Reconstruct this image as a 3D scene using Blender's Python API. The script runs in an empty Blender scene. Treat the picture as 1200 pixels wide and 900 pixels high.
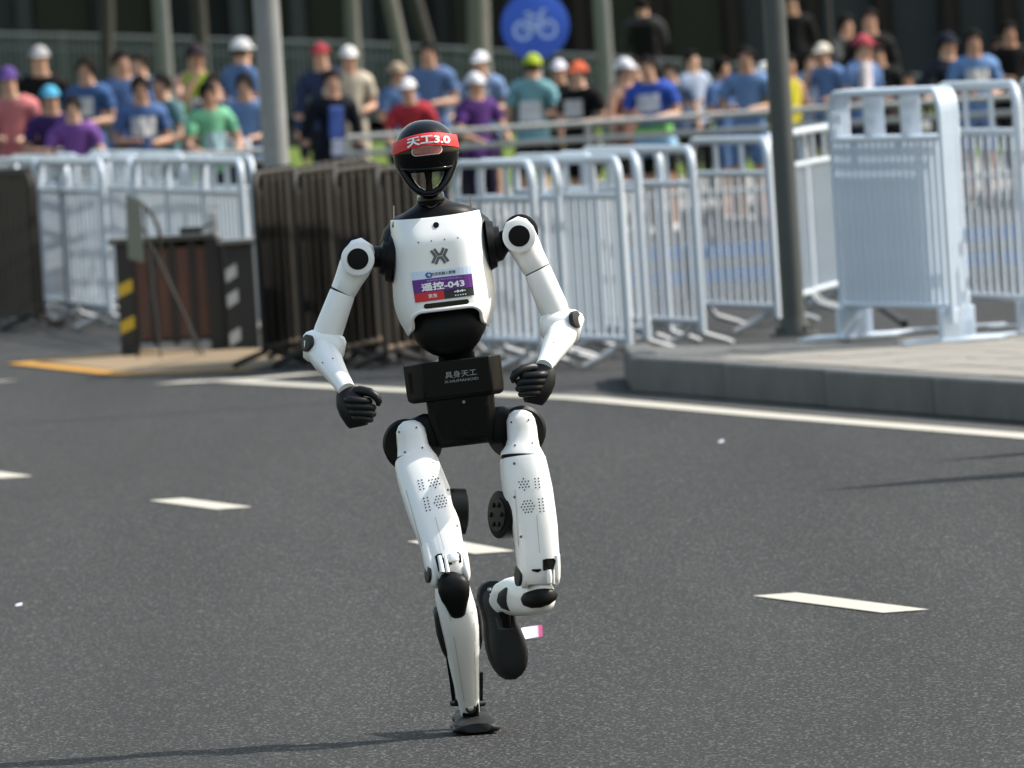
import bpy, bmesh, math, random
from mathutils import Vector, Matrix
from mathutils.bvhtree import BVHTree
random.seed(7)
R = math.radians
SC = bpy.context.scene
COL = SC.collection

# ------------------------------------------------------------------ camera
H_CAM, F_PX, HORIZON = 1.93, 15000.0, 28.0          # eye height, focal length in 1200-px pixels, horizon row
ROLL = math.atan(0.0625)
PITCH = math.atan((450 - HORIZON) / F_PX)
fwd = Vector((0, math.cos(PITCH), -math.sin(PITCH)))
rt0 = Vector((1, 0, 0)); up0 = rt0.cross(fwd)
CR = rt0 * math.cos(ROLL) - up0 * math.sin(ROLL)
CU = up0 * math.cos(ROLL) + rt0 * math.sin(ROLL)
CPOS = Vector((0, 0, H_CAM))
cam_d = bpy.data.cameras.new('camera'); cam = bpy.data.objects.new('camera', cam_d); COL.objects.link(cam)
cam_d.sensor_width = 36; cam_d.lens = F_PX / 1200 * 36
cam_d.clip_start = 0.5; cam_d.clip_end = 3000
cam.matrix_world = Matrix((( CR.x, CU.x, -fwd.x, CPOS.x), (CR.y, CU.y, -fwd.y, CPOS.y), (CR.z, CU.z, -fwd.z, CPOS.z), (0, 0, 0, 1)))
cam_d.dof.use_dof = True; cam_d.dof.focus_distance = 35.0
cam_d.dof.aperture_fstop = 450 / 36.5; cam_d.dof.aperture_blades = 9
SC.camera = cam

# ------------------------------------------------------------------ light
SUN_EL, SUN_AZ = R(47), R(8)                       # azimuth: from +X (right of the picture) towards +Y (away)
SUN_DIR = Vector((math.cos(SUN_EL) * math.cos(SUN_AZ), math.cos(SUN_EL) * math.sin(SUN_AZ), math.sin(SUN_EL)))
w = bpy.data.worlds.new('World'); SC.world = w; w.use_nodes = True
nt = w.node_tree; nt.nodes.clear()
sky = nt.nodes.new('ShaderNodeTexSky'); sky.sky_type = 'NISHITA'; sky.sun_disc = False
sky.sun_elevation = SUN_EL; sky.sun_rotation = math.atan2(SUN_DIR.x, SUN_DIR.y)
sky.air_density = 2.0; sky.dust_density = 3.0; sky.ozone_density = 1.0
bg = nt.nodes.new('ShaderNodeBackground'); bg.inputs[1].default_value = 0.15
wo = nt.nodes.new('ShaderNodeOutputWorld')
nt.links.new(sky.outputs[0], bg.inputs[0]); nt.links.new(bg.outputs[0], wo.inputs[0])
sun_d = bpy.data.lights.new('sun', 'SUN'); sun_d.energy = 4.3; sun_d.angle = R(0.55); sun_d.color = (1.0, 0.955, 0.89)
sun = bpy.data.objects.new('sun', sun_d); COL.objects.link(sun)
sun.rotation_euler = SUN_DIR.to_track_quat('Z', 'Y').to_euler(); sun.location = (8, 40, 12)
SC.view_settings.view_transform = 'Standard'; SC.view_settings.look = 'None'
SC.view_settings.exposure = 0.64; SC.view_settings.gamma = 1.0; SC.view_settings.use_curve_mapping = False
SC.cycles.use_denoising = True
SC.cycles.max_bounces = 6; SC.cycles.sample_clamp_indirect = 8

# ------------------------------------------------------------------ helpers
def at(px, py, Y):
    """world point seen at photograph pixel (px, py) at distance Y along the road"""
    d = fwd * F_PX + CR * (px - 600) - CU * (py - 450)
    return CPOS + d * (Y / d.y)
def ground_at(px, py, z=0.0):
    d = fwd * F_PX + CR * (px - 600) - CU * (py - 450)
    return CPOS + d * ((z - H_CAM) / d.z)
def to_px(p):
    v = Vector(p) - CPOS; k = F_PX / v.dot(fwd)
    return 600 + v.dot(CR) * k, 450 - v.dot(CU) * k

def hexc(r, g, b):
    f = lambda c: c / 12.92 if c <= 0.04045 else ((c + 0.055) / 1.055) ** 2.4
    return (f(r / 255), f(g / 255), f(b / 255), 1)
MATS = {}
def mat(name, col, rough=0.5, metal=0.0, var=0.12, scale=14, bump=0.0, bscale=60, spec=0.5, coat=0.0, coords='Object'):
    if name in MATS: return MATS[name]
    m = bpy.data.materials.new(name); m.use_nodes = True
    nt = m.node_tree; b = nt.nodes['Principled BSDF']
    if len(col) == 3: col = (*col, 1)
    b.inputs['Roughness'].default_value = rough; b.inputs['Metallic'].default_value = metal
    b.inputs['Specular IOR Level'].default_value = spec
    if coat: b.inputs['Coat Weight'].default_value = coat; b.inputs['Coat Roughness'].default_value = 0.08
    tc = nt.nodes.new('ShaderNodeTexCoord')
    no = nt.nodes.new('ShaderNodeTexNoise'); no.inputs['Scale'].default_value = scale; no.inputs['Detail'].default_value = 5
    nt.links.new(tc.outputs[coords], no.inputs['Vector'])
    mx = nt.nodes.new('ShaderNodeMix'); mx.data_type = 'RGBA'
    mx.inputs[6].default_value = tuple(c * (1 - var) for c in col[:3]) + (1,)
    mx.inputs[7].default_value = tuple(min(1, c * (1 + var)) for c in col[:3]) + (1,)
    nt.links.new(no.outputs['Fac'], mx.inputs[0]); nt.links.new(mx.outputs[2], b.inputs['Base Color'])
    if bump:
        n2 = nt.nodes.new('ShaderNodeTexNoise'); n2.inputs['Scale'].default_value = bscale; n2.inputs['Detail'].default_value = 3
        nt.links.new(tc.outputs[coords], n2.inputs['Vector'])
        bp = nt.nodes.new('ShaderNodeBump'); bp.inputs['Strength'].default_value = bump; bp.inputs['Distance'].default_value = 0.01
        nt.links.new(n2.outputs['Fac'], bp.inputs['Height']); nt.links.new(bp.outputs['Normal'], b.inputs['Normal'])
    MATS[name] = m; return m

def world_loc(o):
    v = Vector((0, 0, 0))
    while o is not None: v += Vector(o.location); o = o.parent
    return v
def link_mesh(name, me, m=None, parent=None):
    o = bpy.data.objects.new(name, me); COL.objects.link(o)
    if m is not None: me.materials.append(m)
    if parent is not None: o.parent = parent
    return o
def tag(o, label=None, cat=None, group=None, kind=None):
    if label: o['label'] = label
    if cat: o['category'] = cat
    if group: o['group'] = group
    if kind: o['kind'] = kind
    return o
def empty(name, loc=(0, 0, 0), rz=0.0):
    o = bpy.data.objects.new(name, None); COL.objects.link(o); o.location = loc; o.rotation_euler.z = rz
    o.empty_display_size = 0.1
    return o
def copy_tree(o, parent=None):
    c = o.copy(); COL.objects.link(c); c.parent = parent
    for ch in [x for x in TREE.get(o.name, [])]: copy_tree(ch, c)
    return c
TREE = {}
def snapshot(root):
    def rec(o):
        TREE[o.name] = list(o.children)
        for c in o.children: rec(c)
    rec(root)

def superell(n, e):
    out = []
    for i in range(n):
        t = 2 * math.pi * i / n; c, s = math.cos(t), math.sin(t)
        out.append((math.copysign(abs(c) ** (2 / e), c), math.copysign(abs(s) ** (2 / e), s)))
    return out
class MB:
    def __init__(s): s.v = []; s.f = []
    def add(s, vs, fs):
        k = len(s.v); s.v += [Vector(p) for p in vs]; s.f += [tuple(i + k for i in f) for f in fs]; return s
    def box(s, c, size, rot=None):
        c = Vector(c); hx, hy, hz = size[0] / 2, size[1] / 2, size[2] / 2
        vs = [Vector((x, y, z)) for z in (-hz, hz) for x, y in ((-hx, -hy), (hx, -hy), (hx, hy), (-hx, hy))]
        if rot is not None: vs = [rot @ p for p in vs]
        return s.add([c + p for p in vs], [(3, 2, 1, 0), (4, 5, 6, 7), (0, 1, 5, 4), (1, 2, 6, 5), (2, 3, 7, 6), (3, 0, 4, 7)])
    def tube(s, pts, r, n=8, caps=True):
        pts = [Vector(p) for p in pts]
        rr = r if isinstance(r, (list, tuple)) else [r] * len(pts)
        prev = None; rings = []
        for i, p in enumerate(pts):
            a = (pts[min(i + 1, len(pts) - 1)] - pts[max(i - 1, 0)]).normalized()
            if prev is None:
                ref = Vector((0, 0, 1)) if abs(a.z) < 0.9 else Vector((0, 1, 0))
                u = a.cross(ref).normalized()
            else: u = (prev - a * prev.dot(a)).normalized()
            prev = u; q = a.cross(u)
            rings.append([p + (u * math.cos(2 * math.pi * k / n) + q * math.sin(2 * math.pi * k / n)) * rr[i] for k in range(n)])
        return s.rings(rings, caps)
    def rings(s, rings, caps=True):
        n = len(rings[0]); vs = [p for r in rings for p in r]; fs = []
        for i in range(len(rings) - 1):
            for k in range(n):
                a, b = i * n + k, i * n + (k + 1) % n
                fs.append((a, b, b + n, a + n))
        if caps: fs.append(tuple(reversed(range(n)))); fs.append(tuple(range((len(rings) - 1) * n, len(rings) * n)))
        return s.add(vs, fs)
    def prism(s, poly, off):
        """closed polygon of points pushed along the vector off"""
        n = len(poly); off = Vector(off); vs = [Vector(p) for p in poly] + [Vector(p) + off for p in poly]
        fs = [tuple(reversed(range(n))), tuple(range(n, 2 * n))] + [(i, (i + 1) % n, (i + 1) % n + n, i + n) for i in range(n)]
        return s.add(vs, fs)
    def mesh(s, name, base=(0, 0, 0), smooth=None):
        base = Vector(base); me = bpy.data.meshes.new(name)
        me.from_pydata([p - base for p in s.v], [], s.f); me.validate()
        bm = bmesh.new(); bm.from_mesh(me); bmesh.ops.recalc_face_normals(bm, faces=bm.faces); bm.to_mesh(me); bm.free()
        if smooth:
            me.shade_smooth()
            me.set_sharp_from_angle(angle=R(smooth))
        return me
    def build(s, name, m, parent=None, smooth=None, bevel=0, base=None, seg=2):
        b = base if base is not None else (world_loc(parent) if parent is not None else (0, 0, 0))
        o = link_mesh(name, s.mesh(name, b, smooth or (35 if bevel else None)), m, parent)
        if bevel:
            md = o.modifiers.new('bevel', 'BEVEL'); md.width = bevel; md.segments = seg; md.limit_method = 'ANGLE'; md.angle_limit = R(35)
        return o
    def bvh(s): return BVHTree.FromPolygons(s.v, s.f)
def text2d(body, size=1.0, bold=0.0, spacing=1.0):
    c = bpy.data.curves.new('t', 'FONT'); c.body = body; c.size = size; c.offset = bold; c.space_character = spacing
    c.align_x = 'CENTER'; c.align_y = 'CENTER'; c.resolution_u = 3
    o = bpy.data.objects.new('t', c); COL.objects.link(o); bpy.context.view_layer.update()
    me = bpy.data.meshes.new_from_object(o.evaluated_get(bpy.context.evaluated_depsgraph_get()))
    vs = [(v.co.x, v.co.y) for v in me.vertices]; fs = [tuple(p.vertices) for p in me.polygons]
    bpy.data.objects.remove(o); bpy.data.curves.remove(c); bpy.data.meshes.remove(me)
    xs = [v[0] for v in vs]; ys = [v[1] for v in vs]; cx, cy = (min(xs) + max(xs)) / 2, (min(ys) + max(ys)) / 2
    return [(x - cx, y - cy) for x, y in vs], fs, max(xs) - min(xs), max(ys) - min(ys)
def stroke2d(pts, wd):
    """thick polyline with mitred joins -> verts, faces"""
    L, Rr = [], []
    for i, p in enumerate(pts):
        p = Vector(p); d0 = (p - Vector(pts[i - 1])).normalized() if i else None
        d1 = (Vector(pts[i + 1]) - p).normalized() if i < len(pts) - 1 else None
        d0 = d0 or d1; d1 = d1 or d0
        t = (d0 + d1).normalized(); n = Vector((-t.y, t.x)); k = wd / 2 / max(0.4, n.dot(Vector((-d0.y, d0.x))))
        L.append(p + n * k); Rr.append(p - n * k)
    n = len(pts); return [tuple(p) for p in L + Rr], [(i, i + 1, n + i + 1, n + i) for i in range(n - 1)]
def interp(tab, x):
    if x <= tab[0][0]: return tab[0][1]
    for (a, va), (b, vb) in zip(tab, tab[1:]):
        if x <= b:
            t = (x - a) / (b - a); return va + (vb - va) * t
    return tab[-1][1]
def asphalt_mat():
    m = bpy.data.materials.new('asphalt'); m.use_nodes = True; nt = m.node_tree; b = nt.nodes['Principled BSDF']; N = nt.nodes.new; L = nt.links.new
    tc = N('ShaderNodeTexCoord')
    fine = N('ShaderNodeTexNoise'); fine.inputs['Scale'].default_value = 105; fine.inputs['Detail'].default_value = 6; fine.inputs['Roughness'].default_value = .7
    vor = N('ShaderNodeTexVoronoi'); vor.inputs['Scale'].default_value = 140
    big = N('ShaderNodeTexNoise'); big.inputs['Scale'].default_value = .55; big.inputs['Detail'].default_value = 5
    mp = N('ShaderNodeMapping'); mp.inputs['Scale'].default_value = (1, .34, 1); L(tc.outputs['Object'], mp.inputs['Vector'])   # grain stretched in depth; its tones stand in for lit stone relief
    for n in (fine, vor): L(mp.outputs[0], n.inputs['Vector'])
    m3 = N('ShaderNodeMapping'); m3.inputs['Rotation'].default_value = (0, 0, .19); m3.inputs['Scale'].default_value = (2.2, .12, 1); L(tc.outputs['Object'], m3.inputs['Vector'])   # wheel paths along the lanes
    L(m3.outputs[0], big.inputs['Vector'])
    cr = N('ShaderNodeValToRGB'); e = cr.color_ramp.elements; e[0].position = .35; e[0].color = (.0115, .0115, .012, 1); e[1].position = .68; e[1].color = (.063, .0632, .0632, 1)
    L(fine.outputs['Fac'], cr.inputs[0])
    sp = N('ShaderNodeValToRGB'); e = sp.color_ramp.elements; e[0].position = .84; e[0].color = (0, 0, 0, 1); e[1].position = .94; e[1].color = (1, 1, 1, 1)
    sep = N('ShaderNodeSeparateColor'); L(vor.outputs['Color'], sep.inputs[0]); L(sep.outputs[0], sp.inputs[0])
    m1 = N('ShaderNodeMix'); m1.data_type = 'RGBA'; m1.inputs[7].default_value = (.102, .102, .100, 1); L(sp.outputs[0], m1.inputs[0]); L(cr.outputs[0], m1.inputs[6])
    cb = N('ShaderNodeValToRGB'); e = cb.color_ramp.elements; e[0].position = .3; e[0].color = (.86, .86, .86, 1); e[1].position = .7; e[1].color = (1.1, 1.1, 1.1, 1); L(big.outputs['Fac'], cb.inputs[0])
    m2 = N('ShaderNodeMix'); m2.data_type = 'RGBA'; m2.blend_type = 'MULTIPLY'; m2.inputs[0].default_value = 1; L(m1.outputs[2], m2.inputs[6]); L(cb.outputs[0], m2.inputs[7])
    L(m2.outputs[2], b.inputs['Base Color']); b.inputs['Roughness'].default_value = .82; b.inputs['Specular IOR Level'].default_value = .06
    bp = N('ShaderNodeBump'); bp.inputs['Strength'].default_value = .5; bp.inputs['Distance'].default_value = .006; L(fine.outputs['Fac'], bp.inputs['Height']); L(bp.outputs['Normal'], b.inputs['Normal'])
    return m
asphalt = asphalt_mat()
m_ = MB(); m_.add([(-300, -20, 0), (300, -20, 0), (300, 900, 0), (-300, 900, 0)], [(0, 1, 2, 3)])
tag(m_.build('road', asphalt), kind='structure')
# ------------------------------------------------------------------ markings, kerbs, verge
def worn_paint(name, col, dirt=(.13, .125, .115), thr=.45):
    m = bpy.data.materials.new(name); m.use_nodes = True; nt = m.node_tree; b = nt.nodes['Principled BSDF']; N = nt.nodes.new; L = nt.links.new
    tc = N('ShaderNodeTexCoord'); no = N('ShaderNodeTexNoise'); no.inputs['Scale'].default_value = 40; no.inputs['Detail'].default_value = 8; no.inputs['Roughness'].default_value = .75
    n2 = N('ShaderNodeTexNoise'); n2.inputs['Scale'].default_value = 3; n2.inputs['Detail'].default_value = 4
    L(tc.outputs['Object'], no.inputs['Vector']); L(tc.outputs['Object'], n2.inputs['Vector'])
    cr = N('ShaderNodeValToRGB'); e = cr.color_ramp.elements; e[0].position = thr - .09; e[0].color = (0, 0, 0, 1); e[1].position = thr + .05; e[1].color = (1, 1, 1, 1)
    ad = N('ShaderNodeMath'); ad.operation = 'MULTIPLY_ADD'; ad.inputs[1].default_value = .35; L(n2.outputs['Fac'], ad.inputs[0]); 
    sb = N('ShaderNodeMath'); sb.operation = 'MULTIPLY'; sb.inputs[1].default_value = .8; L(no.outputs['Fac'], sb.inputs[0]); L(sb.outputs[0], ad.inputs[2]); L(ad.outputs[0], cr.inputs[0])
    mx = N('ShaderNodeMix'); mx.data_type = 'RGBA'; mx.inputs[6].default_value = (*dirt, 1); mx.inputs[7].default_value = (*col, 1); L(cr.outputs[0], mx.inputs[0]); L(mx.outputs[2], b.inputs['Base Color'])
    b.inputs['Roughness'].default_value = .7; b.inputs['Specular IOR Level'].default_value = .1
    return m
line_w = worn_paint('road_paint_white', (.41, .39, .335)); line_y = worn_paint('road_paint_yellow', (.42, .22, .045))
def quad_sheet(name, pts, z, m, parent=None):
    m_ = MB(); m_.add([Vector((p[0], p[1], z)) for p in pts], [tuple(range(len(pts)))]); return m_.build(name, m, parent)
def strip(p, q, wd):
    p, q = Vector(p[:2]), Vector(q[:2]); n = (q - p).normalized(); n = Vector((-n.y, n.x)) * wd / 2
    return [p - n, q - n, q + n, p + n]
def gp(px, py, z=0): return ground_at(px, py, z)
for a, b in (((-62, 549), (20, 560)), ((195, 586), (275, 596.5)), ((500, 634), (580, 648.5)), ((908, 697.5), (1062, 717.5)), ((1600, 800), (1880, 842))):
    A, B = gp(*a), gp(*b); d = (B - A).normalized()
    tag(quad_sheet('lane_dash', strip(A, B, .15), .004, line_w), kind='structure')
def polyline_sheet(name, pts, wd, m, z=.004):
    pts = [Vector(p[:2]) for p in pts]
    v, f = stroke2d([tuple(p) for p in pts], wd); m_ = MB(); m_.add([(x, y, z) for x, y in v], f); return tag(m_.build(name, m), kind='structure')
edge = [gp(270, 447), gp(420, 455.5), gp(560, 461.5), gp(680, 467), gp(900, 487), gp(1200, 511.5), gp(1700, 556)]
polyline_sheet('edge_line', edge, .17, line_w)
polyline_sheet('gutter_strip', [gp(660, 461.5), gp(760, 466), gp(900, 478.5), gp(1200, 503.5), gp(1700, 546)], .22, mat('gutter_concrete', (.085, .083, .078), .9, var=.45, scale=6, spec=.1), .0055)
polyline_sheet('arrow_marking', [gp(196, 450), gp(300, 445), gp(376, 438)], .35, line_w, .0075)
polyline_sheet('edge_line_far', [gp(-120, 452), gp(12, 447)], .16, line_w)
# yellow box with pale brown infill at the checkpoint
Y = [gp(22, 426.5), gp(146, 440), gp(292, 435), gp(330, 412), gp(180, 412)]
tag(quad_sheet('parking_pad', [Y[0] + Vector((.15, .1, 0)), Y[1] + Vector((.05, .3, 0)), Y[2], Y[3] + Vector((.3, 0, 0)), Y[4] + Vector((0, .4, 0))], .004, mat('pad_brown', (.22, .165, .105), .8, var=.25, scale=3, spec=.1)), kind='structure')
polyline_sheet('pad_line', [Y[4], Y[0], Y[1], Y[2]], .15, line_y, .0085)

kerb_m = mat('kerb_stone', (.115, .115, .112), .85, var=.3, scale=5, bump=.3, bscale=60, spec=.2, coords='Object')
pave_m = mat('paving', (.235, .22, .195), .85, var=.22, scale=7, bump=.2, bscale=50, spec=.15)
pave_base = mat('paving_joint', (.10, .10, .095), .9, var=.2)
# traffic island: kerb stones round a paved top
KZ = .19
A = gp(739, 461); B = gp(1200, 496.5)
dirk = (B - A).normalized(); FAR = Vector((A.x - .02, 68.6, 0)); END = A + dirk * 16; BACK = Vector((END.x + 1, 62.0, 0))
m_ = MB(); poly = [A + Vector((.06, .3, 0)), END, BACK, FAR + Vector((.06, -.1, 0))]
m_.prism([Vector((p.x, p.y, .0)) for p in poly], (0, 0, KZ - .03)); island = tag(m_.build('pavement_island', pave_base), kind='structure')
def stone(L, wd, h): m_ = MB(); m_.box((0, 0, h / 2), (L, wd, h)); return m_
kerb = tag(empty('kerb', (A.x, A.y, 0)), kind='structure')
kme = None
perp = Vector((-dirk.y, dirk.x, 0))
if perp.y < 0: perp = -perp
n = 7; SL = 2.25
rz = math.atan2(dirk.y, dirk.x)
def put_stone(c, rz):
    global kme
    if kme is None:
        m_ = stone(SL - .012, .15, KZ); o = m_.build('kerb_stone', kerb_m, kerb, bevel=.018, base=(0, 0, 0)); kme = o.data
    else:
        o = bpy.data.objects.new('kerb_stone', kme); COL.objects.link(o); o.parent = kerb
        md = o.modifiers.new('bevel', 'BEVEL'); md.width = .018; md.segments = 2; md.limit_method = 'ANGLE'
    o.location = Vector((c.x, c.y, 0)) - Vector((A.x, A.y, 0)); o.rotation_euler.z = rz
    o.location += Vector((random.uniform(-.003, .003), random.uniform(-.004, .004), random.uniform(-.004, .003)))
for k in range(n): put_stone(A + dirk * (SL * (k + .5)) + perp * .075, rz)
dl = (FAR - A); ll = dl.length; dl.normalize()
for k in range(1): put_stone(A + dl * (.25 + SL * (k + .5)) + Vector((.09, 0, 0)), math.atan2(dl.y, dl.x))
# slabs laid parallel to the front kerb
slab_me = None
for j in range(10):
    for k in range(26):
        c = A + dirk * (.30 + .6 * k + (j % 2) * .3) + perp * (.17 + .15 + .3 * j)
        if c.y > 68.2 - (c.x - .6) * .8 or c.x < A.x + .12 or c.y > 67.6 - .55 * (c.x - A.x): continue
        if slab_me is None:
            m_ = MB(); m_.box((0, 0, -.02), (.592, .292, .04)); slab_me = m_.mesh('paving_slab'); slab_me.materials.append(pave_m)
        o = bpy.data.objects.new('paving_slab', slab_me); COL.objects.link(o); o.parent = island
        o.location = (c.x, c.y, KZ + random.uniform(-.004, .001)); o.rotation_euler.z = rz
# far pavement behind the rail, grass beyond it, low terrace
def slab(name, x0, x1, y0, y1, z0, z1, m, par=None, bevel=0):
    m_ = MB(); m_.box(((x0 + x1) / 2, (y0 + y1) / 2, (z0 + z1) / 2), (x1 - x0, y1 - y0, z1 - z0)); return m_.build(name, m, par, bevel=bevel)
tag(slab('far_pavement', -40, 40, 116.5, 140, -.05, .15, pave_m, bevel=.02), kind='structure')
def grass_mat():
    m = bpy.data.materials.new('grass'); m.use_nodes = True; nt = m.node_tree; b = nt.nodes['Principled BSDF']; N = nt.nodes.new; L = nt.links.new
    tc = N('ShaderNodeTexCoord'); no = N('ShaderNodeTexNoise'); no.inputs['Scale'].default_value = 9; no.inputs['Detail'].default_value = 8; L(tc.outputs['Object'], no.inputs['Vector'])
    cr = N('ShaderNodeValToRGB'); e = cr.color_ramp.elements; e[0].position = .3; e[0].color = (.045, .075, .016, 1); e[1].position = .7; e[1].color = (.16, .22, .045, 1); L(no.outputs['Fac'], cr.inputs[0])
    L(cr.outputs[0], b.inputs['Base Color']); b.inputs['Roughness'].default_value = .9; b.inputs['Specular IOR Level'].default_value = .1
    bp = N('ShaderNodeBump'); bp.inputs['Strength'].default_value = 1; bp.inputs['Distance'].default_value = .08; L(no.outputs['Fac'], bp.inputs['Height']); L(bp.outputs['Normal'], b.inputs['Normal'])
    return m
tag(slab('grass_verge', -40, 40, 140.01, 232, -.05, .16, grass_mat()), kind='structure')
tag(slab('terrace', 1.15, 14, 150, 158, .1, .40, mat('terrace_stone', (.16, .16, .155), .85, var=.2, scale=2), bevel=.02), kind='structure')
# ------------------------------------------------------------------ building, trees, fences, posts
bX = lambda px, Y: (px - 600) * Y / F_PX
wall_d = mat('facade_dark', (.016, .018, .019), .7, var=.35, scale=.6, spec=.15)
glass_d = mat('facade_glass', (.012, .016, .016), .25, var=.3, scale=.4, spec=.3)
slate = mat('facade_slate', (.042, .046, .049), .7, var=.3, scale=.5, spec=.2)
umber = mat('facade_umber', (.020, .015, .013), .7, var=.3, scale=.7, spec=.2)
BY = 236.0
bd = empty('office_building', (0, BY, 0)); tag(bd, 'dark slate building with tall panels and columns behind the crowd', 'building')
def blk(name, x0, x1, y0, y1, z0, z1, m, par, bevel=0):
    m_ = MB(); m_.box(((x0 + x1) / 2, (y0 + y1) / 2, (z0 + z1) / 2), (x1 - x0, y1 - y0, z1 - z0)); return m_.build(name, m, par, bevel=bevel)
blk('wall', -34, 34, BY, BY + 10, 0, 13, wall_d, bd)
blk('plinth', -34, 34, BY - .35, BY - .002, 0, .5, slate, bd)
blk('roof_slab', -35, 35, BY - 3.2, BY + 10, 13.002, 13.6, slate, bd)
xs = -33.0; k = 0
rnd = random.Random(3)
while xs < 33:
    wpan = rnd.uniform(.75, 1.15); px = 600 + xs * F_PX / BY
    m = slate if (px > 820 and rnd.random() < .7) or rnd.random() < .18 else (glass_d if rnd.random() < .6 else wall_d)
    for z0, z1 in ((.55, 3.9), (4.0, 7.4), (7.5, 10.9)):
        blk('facade_panel', xs + .03, xs + wpan - .03, BY - .10, BY - .003, z0, z1, m, bd)
    blk('column', xs + wpan + .02, xs + wpan + .30, BY - .45, BY - .004, .502, 12.9, umber if px > 560 else (slate if rnd.random() < .35 else wall_d), bd)
    xs += wpan + .32; k += 1
# ramp wall with its slatted railing behind the crowd
rail_m = mat('railing_blue_grey', (.115, .13, .145), .6, var=.25, scale=2, spec=.3)
rw = empty('ramp_railing', (0, 205, 0)); tag(rw, 'long blue-grey slatted railing rising to the left behind the crowd', 'railing')
m_ = MB(); RYF = 205.0
def rail_top(px): return interp([(-80, 38), (100, 42), (427, 51), (722, 67), (900, 78), (1260, 100)], px)
pts = [at(px, rail_top(px), RYF) for px in range(-80, 1261, 20)]
m_.tube(pts, .03, 6); m_.build('top_rail', rail_m, rw)
m_ = MB(); m_.tube([p + Vector((0, 0, -.22)) for p in pts], .02, 6); m_.build('middle_rail', rail_m, rw)
m_ = MB(); m_.tube([p + Vector((0, 0, -1.2)) for p in pts], .03, 6); m_.build('bottom_rail', rail_m, rw)
x = pts[0].x; m_ = MB(); kk = 0
while x < pts[-1].x:
    z = interp([(p.x, p.z) for p in pts], x); m_.box((x, RYF, z - .61), (.035, .02, 1.16)); x += .085; kk += 1
o = m_.build('slats', rail_m, rw); o['kind'] = 'stuff'
k = 0
while pts[0].x + k * 2.1 < pts[-1].x:
    x = pts[0].x + k * 2.1; z = interp([(p.x, p.z) for p in pts], x); m_ = MB(); m_.box((x, RYF + .04, (z + .05 + .1) / 2), (.07, .05, z - .05)); m_.build('post', rail_m, rw); k += 1
m_ = MB(); poly = [(p.x, RYF + .1, p.z - 1.25) for p in pts] + [(pts[-1].x, RYF + .1, .1), (pts[0].x, RYF + .1, .1)]
m_.prism([Vector(p) for p in poly if True], (0, .3, 0)); tag(m_.build('ramp_wall', mat('ramp_concrete', (.05, .054, .056), .85, var=.25, scale=.8)), kind='structure')

# trees: trunk, limbs, leafy crown above the picture
bark = mat('bark', (.03, .028, .026), .9, var=.35, scale=6, bump=.6, bscale=14)
bark2 = mat('bark_pale', (.11, .108, .10), .9, var=.3, scale=5, bump=.5, bscale=12)
leaf_m = mat('leaves', (.045, .085, .022), .7, var=.45, scale=3)
def crown_mesh(seed, rx, rz, zc, nl):
    rg = random.Random(seed); m_ = MB()
    clumps = []
    for _ in range(26):
        t = rg.uniform(0, 2 * math.pi); u = rg.uniform(-1, 1); rr = rg.uniform(.35, 1) ; s = math.sqrt(1 - u * u)
        clumps.append((Vector((math.cos(t) * s * rx * rr, math.sin(t) * s * rx * rr, zc + u * rz * rr)), rg.uniform(.5, .95)))
    for _ in range(nl):
        c, r = rg.choice(clumps); p = c + Vector((rg.gauss(0, .45), rg.gauss(0, .45), rg.gauss(0, .38))) * r
        a = Vector((rg.gauss(0, 1), rg.gauss(0, 1), rg.gauss(0, .6))).normalized(); b = a.cross(Vector((rg.gauss(0, 1), rg.gauss(0, 1), rg.gauss(0, 1)))).normalized(); L = rg.uniform(.07, .13)
        m_.add([p - a * L, p + b * L * .5, p + a * L, p - b * L * .5], [(0, 1, 2, 3)])
    me = m_.mesh('crown'); me.materials.append(leaf_m); return me, clumps
CROWNS = [crown_mesh(s, 2.3, 1.7, 6.6, 2600) for s in (11, 12)]
def tree(px, Y, dpx, lean, m, label, k, top_dx=0):
    X = bX(px, Y) + (at(px, 60, Y).x - bX(px, Y)); t = empty('tree', (X, Y, .12)); tag(t, label, 'tree', 'trees in front of the dark building')
    r = dpx * Y / F_PX / 2; m_ = MB(); base = Vector((X, Y, .12)); rg = random.Random(k)
    pts = [base + Vector((lean * z * 0.02 + rg.uniform(-.02, .02), rg.uniform(-.03, .03), z)) for z in (0, .6, 1.4, 2.2, 3.2, 4.4, 5.4)]
    m_.tube(pts, [r * 1.25, r * 1.05, r, r * .97, r * .9, r * .75, r * .5], 10); m_.build('trunk', m, t, smooth=60)
    me, cl = CROWNS[k % 2]
    for c, _ in cl[:7]:
        m_ = MB(); q = pts[4 + rg.randint(0, 1)]; e = base + c; m_.tube([q, q.lerp(e, .5) + Vector((0, 0, .15)), e], [r * .5, r * .3, r * .12], 6); m_.build('limb', m, t, smooth=60)
    o = bpy.data.objects.new('crown', me); COL.objects.link(o); o.parent = t; o.rotation_euler.z = k * 1.3
tree(116, 186, 17, 3, bark, 'dark thin tree trunk behind the crowd at far left', 0)
tree(236, 188, 17, 0, bark, 'dark tree trunk behind the spectator in the lime vest', 1)
tree(411, 180, 17, 1, bark2, 'pale straight tree trunk behind the spectator in beige', 2)
tree(485, 182, 17, -6, bark2, 'pale leaning tree trunk left of the blue round sign', 3)
tree(563, 178, 26, 0, bark2, 'thick pale tree trunk just left of the blue round sign', 4)
tree(524, 192, 15, -9, bark, 'slanting dark tree trunk between the leaning and the thick trunk', 5)

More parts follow.
